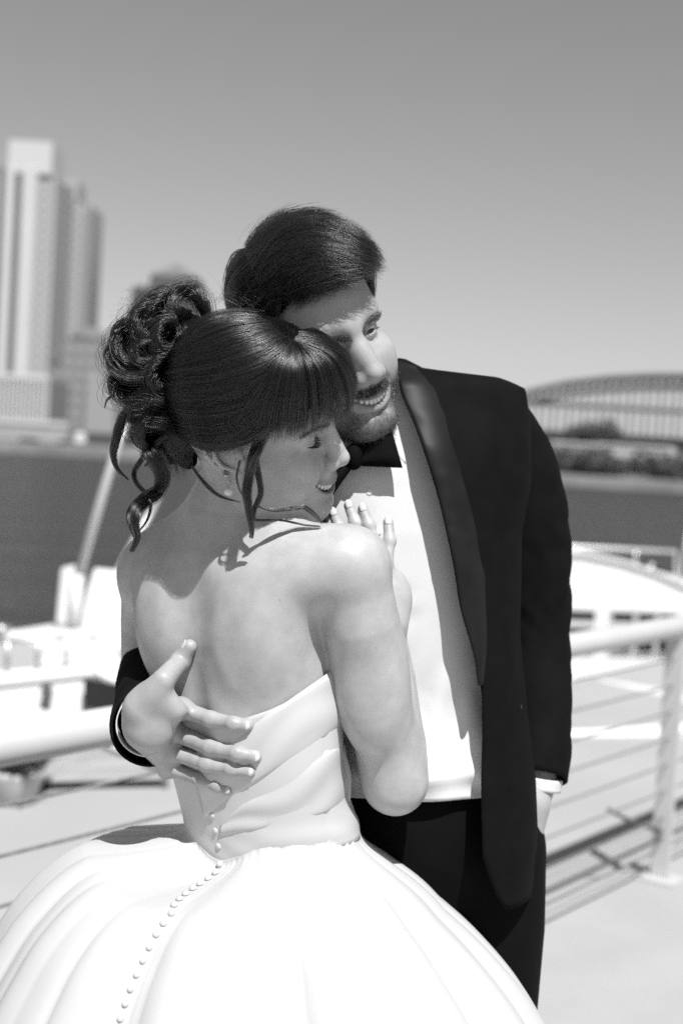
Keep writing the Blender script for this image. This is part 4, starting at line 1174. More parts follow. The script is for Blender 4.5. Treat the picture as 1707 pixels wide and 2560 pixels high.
# jacket body
pys = np.concatenate([np.linspace(905, 990, 12), np.linspace(1010, 2225, 62)])
nphi = 92
rows = []
for py in pys:
    z = tz(py); xc, a, b = torso(z)
    off = .011
    xe = np.interp(py, EDGE[:, 1], EDGE[:, 0]); d = 1.80
    xe = (xe - CX) / F_PX * (1.88 if py < 960 else 1.815)
    u = np.clip((xe - xc) / (a + off), -.97, .985); p0 = math.acos(np.sign(u) * abs(u)**1.2)
    xl = np.interp(py, [905, 1000, 1300, 1700, 2085, 2225], [880, 850, 800, 800, 850, 800]); xl = (xl - CX) / F_PX * 1.82
    u2 = np.clip((xl - xc) / (a + off), -.985, .9); p1 = -2 * np.pi + math.acos(np.sign(u2) * abs(u2)**1.2)
    rows.append(row(z, off, np.linspace(p0, p1, nphi)))
V = np.array(rows)
q = V.reshape(-1, 3)
fade = np.interp(CY - q[:, 2] / 1.9 * F_PX, [900, 1300, 1600, 2225], [0, .3, 1, 1])
q[:, 1] -= wrinkle(q, .004, 26, 5, (.5, 0, 1)) * fade
# the open front stands away from the shirt
jj = np.tile(np.arange(nphi), len(pys)); pyj = np.repeat(pys, nphi)
q[:, 1] -= GAP(pyj) * np.exp(-(jj / 13.0)**2)
jacket = solid(mesh_s('jacket', q, grid_faces(len(pys), nphi), M_BLACK, groom), .0035)

# shawl lapel of satin
def lapel(inner, outer, name, flip=False, n=70, w=12):
    a = spline([tuple(p) for p in inner], n); b = spline([tuple(p) for p in outer], n)
    V = []
    for i in range(n):
        for j in range(w):
            t = j / (w - 1); px, py = a[i] * (1 - t) + b[i] * t
            V.append(on_chest(px, py, .0125 + .007 * math.sin(math.pi * min(1, t * 1.15 + .1))**.7 * (1 if py > 960 else .6) + .003 * (1 - t) + float(GAP(py)) * math.exp(-(t * .9)**2)))
    V = np.array(V); V[:, 1] -= wrinkle(V, .0012, 60, 9) 
    return solid(mesh_s(name, V, grid_faces(n, w), M_SATIN, groom), .003)
lap_in = [(990, 905), (1003, 985), (1038, 1070), (1089, 1223), (1131, 1404), (1151, 1523), (1187, 1642), (1199, 1713)]
lap_out = [(1044, 924), (1103, 964), (1135, 1015), (1162, 1094), (1195, 1237), (1214, 1332), (1229, 1451), (1230, 1590), (1205, 1712)]
lapel(lap_in, lap_out, 'lapel')
lapel([(880, 930), (862, 1000), (838, 1100), (815, 1300), (800, 1500), (800, 1700)], [(800, 960), (770, 1010), (740, 1100), (715, 1300), (720, 1500), (790, 1705)], 'lapel')

# breast pocket welt, front buttons
def patch(name, quad, off, m, nu=10, nv=5, th=.002):
    q = np.asarray(quad, float); V = []
    for i in range(nu):
        for j in range(nv):
            s, t = i / (nu - 1), j / (nv - 1)
            px, py = (q[0] * (1 - s) + q[1] * s) * (1 - t) + (q[3] * (1 - s) + q[2] * s) * t
            V.append(on_chest(px, py, off))
    return solid(mesh_s(name, V, grid_faces(nu, nv), m, groom), th)
patch('breast_pocket', [(1204, 1272), (1256, 1222), (1263, 1260), (1212, 1312)], .0145, M_BLACK)

def dome(c, n, r, h=.5, k=10):
    """button: small dome facing n"""
    n = np.asarray(n, float); n /= np.linalg.norm(n)
    a = np.cross(n, [0, 0, 1.0]); a /= np.linalg.norm(a); b = np.cross(n, a)
    V = []; 
    for rr, hh in ((1.0, 0), (1.0, .35 * h), (.75, .8 * h), (.35, h)):
        for t in np.linspace(0, 2 * np.pi, k, endpoint=False): V.append(c + r * (rr * (math.cos(t) * a + math.sin(t) * b) + hh * n))
    V.append(c + r * h * n)
    f = grid_faces(4, k, False, True).tolist() + [[3 * k + j, 3 * k + (j + 1) % k, 4 * k] for j in range(k)]
    return np.array(V), f
for px, py in ((1279, 1648), (1291, 1766)):
    v, f = dome(on_chest(px - 6, py, .012) + np.array([.004, -.004, 0]), (.5, -.8, .1), .006, .6); mesh_s('jacket_button', v, f, mat('horn_button', .03, .15), groom)

# sleeves
def sleeve(name, path, rads, seed, n=64, k=40, amp=.005):
    c = spline(path, n); t, N, B = frames(c)
    r = interp(np.linspace(0, 1, n), np.linspace(0, 1, len(rads)), rads)
    a = np.linspace(0, 2 * np.pi, k, endpoint=False)
    V = c[:, None] + r[:, None, None] * (np.cos(a)[None, :, None] * N[:, None] + np.sin(a)[None, :, None] * B[:, None])
    V = V.reshape(-1, 3)
    out = (V - np.repeat(c, k, 0)); out /= np.linalg.norm(out, axis=1, keepdims=True)
    s = np.repeat(np.linspace(0, 1, n), k)
    V = V + out * (wrinkle(V, amp, 46, seed, (.35, .2, 1)) * np.interp(s, [0, .2, .45, .6, .9, 1], [.1, .4, 1, 1, .8, .1]))[:, None]
    return solid(mesh_s(name, V, grid_faces(n, k, False, True), M_BLACK, groom), .003)
sleeve('sleeve', [P(1205, 1010, 1.965), P(1248, 1048, 1.975), P(1294, 1250, 2.01), P(1322, 1545, 2.03), P(1341, 1740, 2.0), P(1343, 1860, 1.975), P(1337, 1946, 1.955)], [.030, .060, .067, .063, .054, .048, .0445], 3)
sleeve('sleeve', [P(690, 1040, 1.975), P(670, 1130, 1.99), P(600, 1270, 2.0), P(480, 1430, 2.0), P(436, 1570, 1.97), P(408, 1690, 1.89), P(386, 1782, 1.80), P(376, 1814, 1.740), P(376, 1817, 1.712)], [.03, .060, .064, .064, .062, .06, .0560, .0510, .0475], 8)
for px, py in ((300, 1868), (296, 1840)):
    pass

# shirt
pys = np.linspace(912, 1965, 110); nphi = 110
V = []
for py in pys:
    rw = row(tz(py), .0035, np.linspace(0, 2 * np.pi, nphi, endpoint=False)); xc = torso(tz(py))[0]
    rw[:, 0] = xc + (rw[:, 0] - xc) * .9; V.append(rw)
V = np.array(V).reshape(-1, 3)
pyv = CY - V[:, 2] / 1.9 * F_PX
fr = (V[:, 1] < TY)
fade = np.interp(pyv, [912, 1050, 1250, 1500, 1900, 1965], [.1, .25, .7, 1, 1, .6]) * fr
V[:, 1] -= np.clip(wrinkle(V, .020, 15, 11, (1, 0, .5)) * fade, -.006, .011)
V[:, 1] -= np.clip(wrinkle(V, .011, 36, 17, (1, 0, -.8)) * fade, -.004, .006)
# buttonhole placket and a puff of cloth above the waistband
pl = np.interp(pyv, [912, 1230, 1518, 1965], [915, 922, 985, 1010])
pxv = CX + V[:, 0] / V[:, 1] * F_PX
V[:, 1] -= fr * .0022 * sstep(19, 15, np.abs(pxv - pl))
V[:, 1] -= fr * .012 * np.exp(-((pyv - 1905) / 28)**2)
shirt = solid(mesh_s('shirt', V, grid_faces(len(pys), nphi, False, True), M_SHIRT, groom), .0015)
for py in (1230, 1330, 1425, 1518, 1612, 1706):
    px = np.interp(py, [912, 1230, 1518, 1965], [915, 922, 985, 1010])
    v, f = dome(on_chest(px, py, .0062), (0, -1, .1), .0048, .35); o = mesh_s('shirt_button', v, f, M_PEARL, groom)

# shirt collar: band round the neck with two leaves
ringc = P(902, 1085, 1.872)
def ring(c, n, r, hgt, m, name, up_, k=48, flare=.1, parent=None, th=.0015, gap=0, arc=None):
    n = np.asarray(n, float); n /= np.linalg.norm(n)
    a = np.cross(n, up_); a /= np.linalg.norm(a); b = np.cross(n, a)
    V = []
    for i, s in enumerate(np.linspace(0, 1, 6)):
        for t in (np.linspace(arc[0], arc[1], k) if arc else np.linspace(gap, 2 * np.pi - gap, k, endpoint=gap > 0)): V.append(c + n * hgt * s + r * (1 + flare * s) * (math.cos(t) * a + math.sin(t) * b))
    return solid(mesh_s(name, V, grid_faces(6, k, False, gap == 0 and not arc), m, parent), th)
nk = HM.T((0, .025, -.07)) - P(885, 1085, 1.885)
ring(P(893, 1108, 1.882), nk / np.linalg.norm(nk) + np.array([.15, 0, .2]), .0665, .040, M_SHIRT, 'shirt_collar', (0, 0, 1.0), flare=-.02, parent=groom)
def leaf(poly, off, name, m, n=10):
    """cloth leaf: quad of (px,py,depth) corners, filled"""
    q = np.array([P(*c) for c in poly]); V = []
    for i in range(n):
        for j in range(n):
            s, t = i / (n - 1), j / (n - 1)
            V.append((q[0] * (1 - s) + q[1] * s) * (1 - t) + (q[3] * (1 - s) + q[2] * s) * t + np.array([0, -off * math.sin(math.pi * s) * math.sin(math.pi * t), 0]))
    return solid(mesh_s(name, V, grid_faces(n, n), m, groom), .0015)
leaf([(975, 945, 1.86), (1003, 1005, 1.842), (1014, 1160, 1.806), (945, 1085, 1.808)], .006, 'collar_leaf', M_SHIRT)

# bow tie
def wing(name, mid, end, thick):
    """mid, end: (px,py,d) of upper and lower edge at the knot and at the tip"""
    n, k = 12, 9; V = []
    m0, m1 = P(*mid[0]), P(*mid[1]); e0, e1 = P(*end[0]), P(*end[1])
    for side in (-1, 1):
        for i in range(n):
            s = i / (n - 1); pin = s**.75
            for j in range(k):
                t = j / (k - 1)
                p = (m0 * (1 - t) + m1 * t) * (1 - pin) + (e0 * (1 - t) + e1 * t) * pin
                bul = math.sin(math.pi * t)**.6 * (.35 + .65 * math.sin(math.pi * min(1, s * .9 + .08)))
                p = p + np.array([0, side * thick * bul, 0]) + np.array([0, -.003 * math.sin(3 * math.pi * t) * (1 - s), 0])
                V.append(p)
    f = grid_faces(n, k); f2 = f[:, ::-1] + n * k
    return mesh_s(name, V, np.vstack([f, f2]), M_BOW, groom)
wing('bow_wing', [(885, 1112, 1.790), (890, 1165, 1.785)], [(974, 1058, 1.790), (1006, 1170, 1.778)], .011)
wing('bow_wing', [(880, 1115, 1.790), (880, 1170, 1.785)], [(800, 1150, 1.792), (800, 1285, 1.775)], .011)
KN = Sculpt(); KN.ell(P(884, 1142, 1.782), (.012, .011, .017), None, .004); v, f = KN.mesh(P(884, 1142, 1.782) - .03, P(884, 1142, 1.782) + .03, .002); mesh_s('bow_knot', v, f, M_BOW, groom)

# cuffs
axr = np.array([.12, -.985, -.05])
ring(P(374, 1799, 1.720) , axr, .0385, .030, M_SHIRT, 'cuff', (0, 0, 1.0), flare=.02, parent=groom, arc=(-1.75, 1.75))
ring(P(1339, 1938, 1.955), np.array([-.18, -.05, -1.0]), .037, .017, M_SHIRT, 'cuff', (0, 1.0, 0), flare=.0, parent=groom)

# trousers with waistband, shoes
GZ = lambda p: 0
TR = Sculpt()
hip = np.array([torso(tz(2010))[0], TY + .005, tz(2010)])
def ground_s(w): return W2S(np.array([[w[0], w[1], 0.0]]))[0]
legl0 = np.array([(1185 - CX) / F_PX * 1.94, 1.945, tz(2330)]); legr0 = np.array([(985 - CX) / F_PX * 1.94, 1.945, tz(2330)])
wl_ = S2W(legl0); wr_ = S2W(legr0)
footl = ground_s(wl_ + np.array([.02, .02, 0])); footr = ground_s(wr_ + np.array([-.03, .02, 0]))
TR.ell((torso(tz(1950))[0], TY + .005, tz(1950)), (.140, .112, .14), None, .04)
TR.ell((torso(tz(2080))[0], TY + .006, tz(2080)), (.142, .118, .12), None, .04)
for l0, ft in ((legl0, footl), (legr0, footr)):
    knee = l0 * .5 + ft * .5 + np.array([0, -.02, 0])
    TR.chain([l0 + np.array([0, 0, .10]), l0, knee, ft + np.array([0, 0, .06])], [.098, .096, .075, .066], .03)
TR.ridge([np.array([legl0[0] + .01, 1.83, tz(2050)]), np.array([legl0[0] + .01, 1.84, tz(2500)])], .004, .004)
v, f = TR.mesh((-.15, 1.76, -1.52), (.34, 2.12, tz(1885)), .006)
k = v[:, 2] < tz(1900)
mesh_s('trousers', v, f, M_TROUSER, groom)
for ft in (footl, footr):
    SH = Sculpt(); w = ft + np.array([0, 0, .035])
    SH.cap(w + np.array([0, .05, .0]), w + np.array([.01, -.14, -.008]), .038, .034, .02); SH.ell(w + np.array([0, .03, .03]), (.045, .05, .05), None, .03)
    v, f = SH.mesh(w - .26, w + .2, .006); v[:, 2] = np.maximum(v[:, 2], ft[2] + .002)
    mesh_s('shoe', v, f, mat('patent_leather', .01, .15), groom)
# ------------------------------------------------------------------ wedding dress
def radial(u, th, r1=.30):
    """radius of the torso at height u and angle th (0 = back, + = her right)"""
    d = math.sin(th) * B_R + math.cos(th) * B_B; c = TB(0, 0, u)
    rs = np.linspace(.03, r1, 60); v = TORSO_W.evaluate(c + rs[:, None] * d)
    i = np.argmax(v > 0); 
    return rs[i - 1] + (rs[i] - rs[i - 1]) * (-v[i - 1]) / (v[i] - v[i - 1] + 1e-9), c, d
def neck_u(th):
    return np.interp(abs(th), [0, .35, .7, 1.0, 1.4, 2.0, 3.2], [-.064, -.064, -.058, -.046, -.024, .01, .03])
nth, nr = 96, 34
ths = np.linspace(-np.pi, np.pi, nth, endpoint=False)
WAIST_U = -.205
grid = np.zeros((nr, nth, 3)); 
for j, th in enumerate(ths):
    top = neck_u(th); wz = WAIST_U - .012 - .028 * math.exp(-(th / .5)**2)
    for i in range(nr):
        t = i / (nr - 1); u = top * (1 - t) + wz * t
        r, c, d = radial(u, th)
        seam = -.0012 * sum(math.exp(-((th - s) / .02)**2) for s in (-1.5, -.55, .55, .95, 1.5))
        wr_ = .0012 * math.sin(u * 210 + th * 5 + 2 * math.sin(th * 3)) * max(0, (t - .55)) * (1 if th > -.2 else .6)
        grid[i, j] = c + d * (r + .0035 - .0035 * sstep(.90, 1.0, t) + seam + wr_)
bod = solid(mesh_s('bodice', grid.reshape(-1, 3), grid_faces(nr, nth, False, True), M_DRESS, bride), .003)

# wrapped band: folds of satin crossing the back from the right underarm down to the waist
def on_bodice(px, py, off):
    d = trace(TORSO_W, px, py, 1.45, 2.0, 90)
    p = P(px, py, d if d else 1.74); e = 1e-3
    g = np.array([TORSO_W.evaluate(np.array([p + np.eye(3)[k] * e]))[0] - TORSO_W.evaluate(np.array([p - np.eye(3)[k] * e]))[0] for k in range(3)]); g /= np.linalg.norm(g) + 1e-9
    return p + g * off
def band(name, upl, lol, n=44, w=12, off=.0075, fold=.0011, seed=0):
    a = spline(upl, n); b = spline(lol, n); V = []
    for i in range(n):
        for j in range(w):
            t = j / (w - 1); px, py = a[i] * (1 - t) + b[i] * t
            e = math.sin(math.pi * t)**.4
            V.append(on_bodice(px, py, off * (.45 + .55 * e) + fold * math.sin(t * 9 + 3 * math.sin(i * .13 + seed))))
    return solid(mesh_s(name, V, grid_faces(n, w), M_DRESS, bride), .002)
band('wrap_band', [(838, 1650), (808, 1684), (700, 1762), (584, 1845), (500, 1910)], [(856, 1804), (828, 1828), (740, 1892), (621, 1969), (520, 2045)])
band('wrap_band', [(852, 1850), (740, 1915), (640, 1985), (560, 2050)], [(872, 2006), (800, 2035), (690, 2060), (560, 2095)], off=.006, fold=.0012, seed=2)

# skirt
WC = TB(0, 0, WAIST_U)
drop = [0, .012, .035, .07, .12, .18, .25, .35, .5, .75, 1.03]
rad_ = [.112, .138, .180, .232, .284, .328, .366, .41, .42, .50, .58]
cxs = [0, .0, -.004, -.008, -.010, -.010, -.010, -.01, -.02, -.03, -.03]
ns, nt = 150, 420
g_ = np.random.default_rng(5)
phs = g_.uniform(0, 6.28, 12)
def fold_f(th, s):
    sw = .25 * np.sin(3 * th + phs[0]) + .18 * s
    f1 = np.abs(np.sin(4.5 * (th + .10 * sw) + phs[1]))**.42
    f2 = np.abs(np.sin(9.5 * th + phs[2] + 1.3 * sw + .4 * np.sin(2 * th)))**.7
    f3 = np.sin(23 * th + phs[3] + 2 * sw)
    return f1, f2, f3
_wt = np.linspace(-np.pi, np.pi, 73); _wr = np.array([radial(WAIST_U, t)[0] for t in _wt]) + .0045
def wrad(th): return np.interp((th + np.pi) % (2 * np.pi) - np.pi, _wt, _wr)
def skirt_pt(th, s):
    """th: angle from her back, s: drop below the waist"""
    a = interp(s, drop, rad_); cx = interp(s, drop, cxs)
    f1, f2, f3 = fold_f(th, s); sw = .25 * np.sin(3 * th + phs[0]) + .18 * s
    A = np.interp(s, [0, .03, .10, .3, 1.03], [0, .30, .8, 1.0, 1.3])
    fine = .0004 * np.sin(71 * th + 3 * np.sin(5 * th)) * np.exp(-(s / .05)**2) * np.clip(s / .006, 0, 1)
    r = wrad(th) * np.exp(-(s / .03)**2) + a * (1 - np.exp(-(s / .03)**2)) + A * (.022 * (f1 - .7) + .014 * (f2 - .7) + .0030 * f3 + np.exp(-((th - .9) / .75)**2) * (.024 * (np.abs(np.sin(6.5 * th + .9 + .5 * sw))**.38 - .8) + .007 * np.sin(19 * th + 1.5 * sw))) + fine
    v = .028 * np.exp(-(th / .5)**2) * np.exp(-(s / .08)**2)
    d = np.sin(th)[..., None] * B_R + np.cos(th)[..., None] * B_B
    ay = 1.0
    p = WC + d * r[..., None]
    p[..., 0] += cx
    tilt = -.175 * np.clip(s / .06, 0, 1) * np.interp(s, [0, .07, .16, .3, 1.03], [1, 1, .72, .5, 0])
    p[..., 2] += -s - v + tilt * (p[..., 0] - WC[0] - cx)
    return p
ss = np.concatenate([[0, 0], 1.03 * np.linspace(0, 1, ns - 2)**1.6])
tt = np.linspace(-np.pi, np.pi, nt, endpoint=False)
SS, TT = np.meshgrid(ss, tt, indexing='ij')
V = skirt_pt(TT, SS); V[0] = V[2] * .88 + V[2].mean(0) * .12 + [0, 0, .012]; V[1] = V[2] * .96 + V[2].mean(0) * .04 + [0, 0, .006]; V = V.reshape(-1, 3)
Vw = S2W(V); Vw[:, 2] = np.maximum(Vw[:, 2], .004)
skirt = mesh_w('skirt', Vw, grid_faces(ns, nt, False, True), M_DRESS, bride)

# covered buttons down the back
bm = None
s_ = .004; last = None
while s_ < .62:
    th = np.array([.27 * min(1, s_ / .06)**.8]); p = skirt_pt(th, np.array([s_]))[0]; e = 1e-3
    if last is not None and np.linalg.norm(p - last) < .0155: s_ += .0008; continue
    last = p
    n = np.cross(skirt_pt(th + e, np.array([s_]))[0] - p, skirt_pt(th, np.array([s_ + e]))[0] - p); n /= np.linalg.norm(n)
    if n @ B_B < 0: n = -n
    v, f = dome(p + n * .0008, n, .0043, .9)
    if bm is None: o = mesh_s('dress_button', v, f, M_DRESS, bride)
    else: o = mesh_s('dress_button', v, f, M_DRESS, bride)
    bm = o; s_ += .0008
for u in np.linspace(-.215, -.085, 8):
    r, c, d = radial(u, -.02); v, f = dome(c + d * (r + .0035), d, .0052, .9); mesh_s('dress_button', v, f, M_DRESS, bride)
# ------------------------------------------------------------------ hair
class Shell:
    """smooth envelope of the hair round a head: ellipsoid with swellings, in head coordinates"""
    def __init__(s, h, c, r, bumps=()):
        s.h = h; s.c = np.asarray(c, float); s.r = np.asarray(r, float); s.b = bumps
    def rad(s, d):
        d = d / np.linalg.norm(d, axis=-1, keepdims=True)
        R = 1 / np.sqrt(((d / s.r)**2).sum(-1))
        for bd, sg, amp in s.b:
            bd = np.asarray(bd, float); bd = bd / np.linalg.norm(bd)
            R = R + amp * np.exp((d @ bd - 1) / sg**2)
        return R
    def pt(s, d, lift=0.0):
        d = d / np.linalg.norm(d, axis=-1, keepdims=True)
        return s.h.T(s.c + d * (s.rad(d) + lift)[..., None])
    def dir(s, px, py):
        """direction (head frame) of the envelope point seen at a photo pixel"""
        d0 = s.h.c[1]; ds = np.linspace(d0 - .17, d0 + .1, 160)
        q = s.h.L(np.array([P(px, py, d) for d in ds])) - s.c
        f = np.linalg.norm(q, axis=1) - s.rad(q)
        i = np.argmax(f < 0) if (f < 0).any() else np.argmin(f)
        return q[i] / np.linalg.norm(q[i])
    def mesh(s, keep, lift, name, m, parent, nu=90, nv=120):
        """closed cap of the envelope, trimmed where keep(dir) is false"""
        th = np.linspace(.02, np.pi - .02, nu); ph = np.linspace(0, 2 * np.pi, nv, endpoint=False)
        T_, Ph = np.meshgrid(th, ph, indexing='ij')
        d = np.stack([np.sin(T_) * np.cos(Ph), np.sin(T_) * np.sin(Ph), np.cos(T_)], -1).reshape(-1, 3)
        V = s.pt(d, np.full(len(d), lift)); f = grid_faces(nu, nv, False, True)
        kp = keep(d); f = f[kp[f].all(1)]
        u, inv = np.unique(f, return_inverse=True)
        return mesh_s(name, V[u], inv.reshape(f.shape), m, parent)

def flow(shell, guides, n, seed, k=22, jit=.012, lift=(.0, .004), wave=.0, i0=(0, .12), i1=(.85, 1.0), lock=.6, mid_lift=0.0, span=None, tip=0.0):
    """strands interpolated between neighbouring guide lines lying on the envelope.
    guides: list of (m,3) direction polylines in order"""
    g = np.random.default_rng(seed)
    G_ = [spline(q, k) for q in guides]
    out = []; s = np.linspace(0, 1, k)
    ng = len(G_)
    for i in range(n):
        x = g.uniform(0, ng - 1 - 1e-6); a = int(x); f = x - a
        d = G_[a] * (1 - f) + G_[a + 1] * f
        # locks: strands gather in shallow bunches
        cell = math.floor(x * 11 + .35 * math.sin(x * 40)) ; lift0 = ((math.sin(cell * 12.9898) * 43758.5453) % 1.0)
        d = d + g.normal(0, jit, 3) * np.interp(s, [0, .3, 1], [.5, 1, 1])[:, None] + (wave * np.sin(s * 6 + x * 7 + g.uniform(-.4, .4)))[:, None] * np.array([.3, .5, .5])
        lf = g.uniform(*lift) + .0060 * lock * (lift0 - .35) * np.sin(np.pi * np.clip(s * .9 + .06, 0, 1)) + mid_lift * np.sin(np.pi * np.clip(s * 1.1, 0, 1)) + .0006 * np.sin(s * g.uniform(5, 14) + g.uniform(0, 6))
        a0 = int(g.uniform(*i0) * k); a1 = max(a0 + 4, int(round(g.uniform(*i1) * k)))
        if span: a1 = min(k, a0 + max(5, int(g.uniform(*span) * k)))
        lf = lf + tip * g.uniform(.2, 1) * np.clip((np.arange(k) - a0) / (a1 - a0), 0, 1)**1.5
        p = shell.pt(d, lf)
        out.append(p[a0:a1])
    return out

# ---- bride: envelope
SW = Shell(HW, (0, .006, .046), (.084, .106, .099), [((0, -.85, .30), .36, .022), ((0, .75, .6), .5, .006), ((-1, .17, -.28), .28, .016)])
wd = lambda *pts: np.array([SW.dir(*p) for p in pts])
W0 = (729, 862)
side = [wd((612, 772), (560, 758), (500, 790), (450, 830)),
        wd((650, 800), (575, 800), (500, 830), (430, 880)),
        wd((690, 832), (610, 850), (510, 885), (420, 925)),
        wd((722, 858), (640, 900), (530, 935), (410, 955)),
        wd((726, 870), (655, 945), (540, 985), (405, 985)),
        wd((724, 880), (668, 985), (570, 1030), (410, 1015)),
        wd((715, 900), (676, 1010), (590, 1075), (500, 1085), (410, 1050)),
        wd((700, 950), (668, 1060), (600, 1098), (510, 1098), (415, 1080)),
        wd((690, 1000), (650, 1080), (590, 1112), (510, 1116), (420, 1100))]
mir = lambda q: q * np.array([-1, 1, 1])
far = []
for q in side:
    m_ = mir(q); m_[0] = q[0]; far.append(m_)
fr_ = [wd(W0, (690, 930), (665, 1020), (650, 1100)),
       wd(W0, (712, 930), (698, 1010), (696, 1100)),
       wd(W0, (735, 930), (732, 1010), (733, 1100)),
       wd(W0, (758, 920), (772, 1000), (772, 1090)),
       wd(W0, (782, 905), (815, 985), (810, 1072)),
       wd(W0, (800, 890), (850, 960), (842, 1055)),
       wd(W0, (800, 875), (868, 935), (872, 1015))]
fr_ += [mir(fr_[4]) * .5 + fr_[6] * .5, mir(fr_[3]), mir(fr_[1])]
strands = flow(SW, side, 8600, 21, jit=.015, lift=(-.001, .004), wave=.010, lock=1.1)
strands += flow(SW, far, 2500, 22, jit=.014, lift=(-.001, .004))
# hair rooted along the middle parting
part = wd((729, 862), (690, 832), (650, 800), (610, 772))
fine = flow(SW, side, 700, 24, jit=.06, lift=(.002, .011), wave=.03, i0=(0, .5), i1=(.5, 1.0))
wid = np.full(len(strands), .00022)
hair_obj('hair', strands + fine, np.concatenate([wid, np.full(len(fine), .00011)]), M_HAIR_W, bride)
fs = flow(SW, fr_, 2500, 23, jit=.014, lift=(.001, .007), i0=(0, .03), i1=(.74, 1.0), mid_lift=.006, lock=1.5, wave=.008)
fs += flow(SW, [fr_[1], fr_[0], wd(W0, (684, 930), (640, 1030), (620, 1095)), wd(W0, (676, 930), (612, 1020), (570, 1085))], 900, 27, jit=.02, lift=(.002, .007), i0=(0, .1), i1=(.7, 1.0), mid_lift=.003)
fs += flow(SW, fr_, 90, 28, jit=.09, lift=(.004, .012), i0=(.1, .5), wave=.05)
hair_obj('fringe', fs, .00021, M_HAIR_W, bride, .25)
hl = [SW.dir(*p) for p in ((690, 1010), (640, 1080), (590, 1128), (505, 1130), (440, 1150))]
def keep_w(d):
    u = d / np.linalg.norm(d, axis=1, keepdims=True)
    q = SW.c + u * SW.rad(u)[:, None]
    x, y, z = np.abs(q[:, 0]), q[:, 1], q[:, 2]
    # hairline: high over the brow, in front of and over the ear, low at the nape
    lim = np.interp(y, [-.12, -.085, -.055, -.03, 0, .03, .06, .12], [.070, .062, .045, .030, .030, .008, -.035, -.05])
    return z > lim
SW.mesh(keep_w, -.004, 'hair_cap', M_CAP, bride)

# ---- bride: pinned curls
def bd(px, py, lift=0.0):
    """point on the bun: rounded mass at the back of the head"""
    r2 = ((px - 395) / 135)**2 + ((py - 900) / 190)**2
    return P(px, py, 1.712 - .050 * math.sqrt(max(0, 1 - r2)) - lift)
def lockpath(pts): return np.array([bd(*p) for p in pts])
LOCKS = [
 ([(520, 800), (508, 765), (490, 738), (461, 731), (433, 742), (425, 766), (444, 788), (478, 788)], [.010, .016, .017, .016, .015, .013, .010, .006], .004),
 ([(440, 745), (418, 738), (393, 750), (370, 771), (358, 797), (368, 814), (400, 818)], [.010, .015, .017, .017, .015, .012, .007], .0),
 ([(395, 762), (372, 764), (345, 786), (338, 812), (354, 842), (385, 858)], [.010, .015, .017, .017, .014, .008], .006),
 ([(350, 792), (325, 806), (305, 830), (299, 860), (309, 892), (337, 915), (372, 908)], [.009, .014, .017, .018, .017, .014, .008], .002),
 ([(300, 850), (287, 880), (291, 909), (311, 930), (344, 940), (375, 932), (392, 922)], [.008, .013, .016, .017, .016, .012, .006], .010),
 ([(312, 915), (301, 945), (312, 976), (337, 990), (368, 968)], [.008, .015, .018, .016, .008], .004),
 ([(306, 985), (330, 1006), (365, 1000), (388, 975)], [.008, .014, .015, .009], .0),
 ([(392, 850), (350, 868), (345, 890), (360, 905), (395, 895)], [.009, .014, .014, .012, .008], .012),
 ([(440, 800), (400, 815), (385, 850), (400, 880), (440, 880)], [.010, .016, .017, .015, .010], .012),
 ([(430, 880), (395, 900), (378, 930), (392, 965), (432, 965)], [.010, .016, .017, .015, .010], .010),
 ([(450, 985), (410, 998), (375, 1000), (345, 1020), (352, 1045), (395, 1035)], [.012, .016, .017, .016, .014, .008], .006),
 ([(450, 1040), (410, 1050), (375, 1055), (356, 1072), (372, 1098), (410, 1085)], [.012, .016, .017, .016, .012, .008], .004),
 ([(480, 850), (455, 900), (445, 950), (455, 1010), (440, 1060)], [.014, .02, .022, .02, .014], -.004),
 ([(460, 1080), (430, 1090), (410, 1120), (430, 1160)], [.016, .018, .016, .008], -.004),
]
g_h = np.random.default_rng(19)
bun = []; cores_v = []; cores_f = []; nv_ = 0
for i, (pts, rd, lf) in enumerate(LOCKS):
    path = spline(np.array([bd(x, y, lf) for x, y in pts]), 40)
    rr = np.interp(np.linspace(0, 1, 40), np.linspace(0, 1, len(rd)), rd)
    bun += bundle(path, rr * 1.12, 560, 100 + i, twist=2.6, k=34, fuzz=.28, flat=.42, inner=.35)
    bun += bundle(path, rr * 1.42, 70, 300 + i, twist=g_h.uniform(1, 4), k=30, fuzz=.7, flat=.6, inner=.6)
    v, f = tube(path, rr * .45, 10, True); cores_v.append(v); cores_f += [[a + nv_ for a in q] for q in f]; nv_ += len(v)
# fly-aways
g = np.random.default_rng(77)
for i in range(240):
    a = g.uniform(.6, 4.4); c = np.array([390 + 95 * math.cos(a), 880 - 150 * math.sin(a)])
    if g.uniform() < .35: c = np.array([g.uniform(430, 640), 745 + g.uniform(-6, 20)])
    dirn = c - np.array([430, 900]); dirn /= np.linalg.norm(dirn) + 1e-6
    L_ = g.uniform(15, 60); bend = g.normal(0, 30); perp = np.array([-dirn[1], dirn[0]])
    q = [bd(*(c + dirn * L_ * t * (1 - .3 * t) + perp * (bend * t**2 + g.normal(0, 1.5)))) for t in np.linspace(0, 1, 9)]
    bun.append(np.array(q))
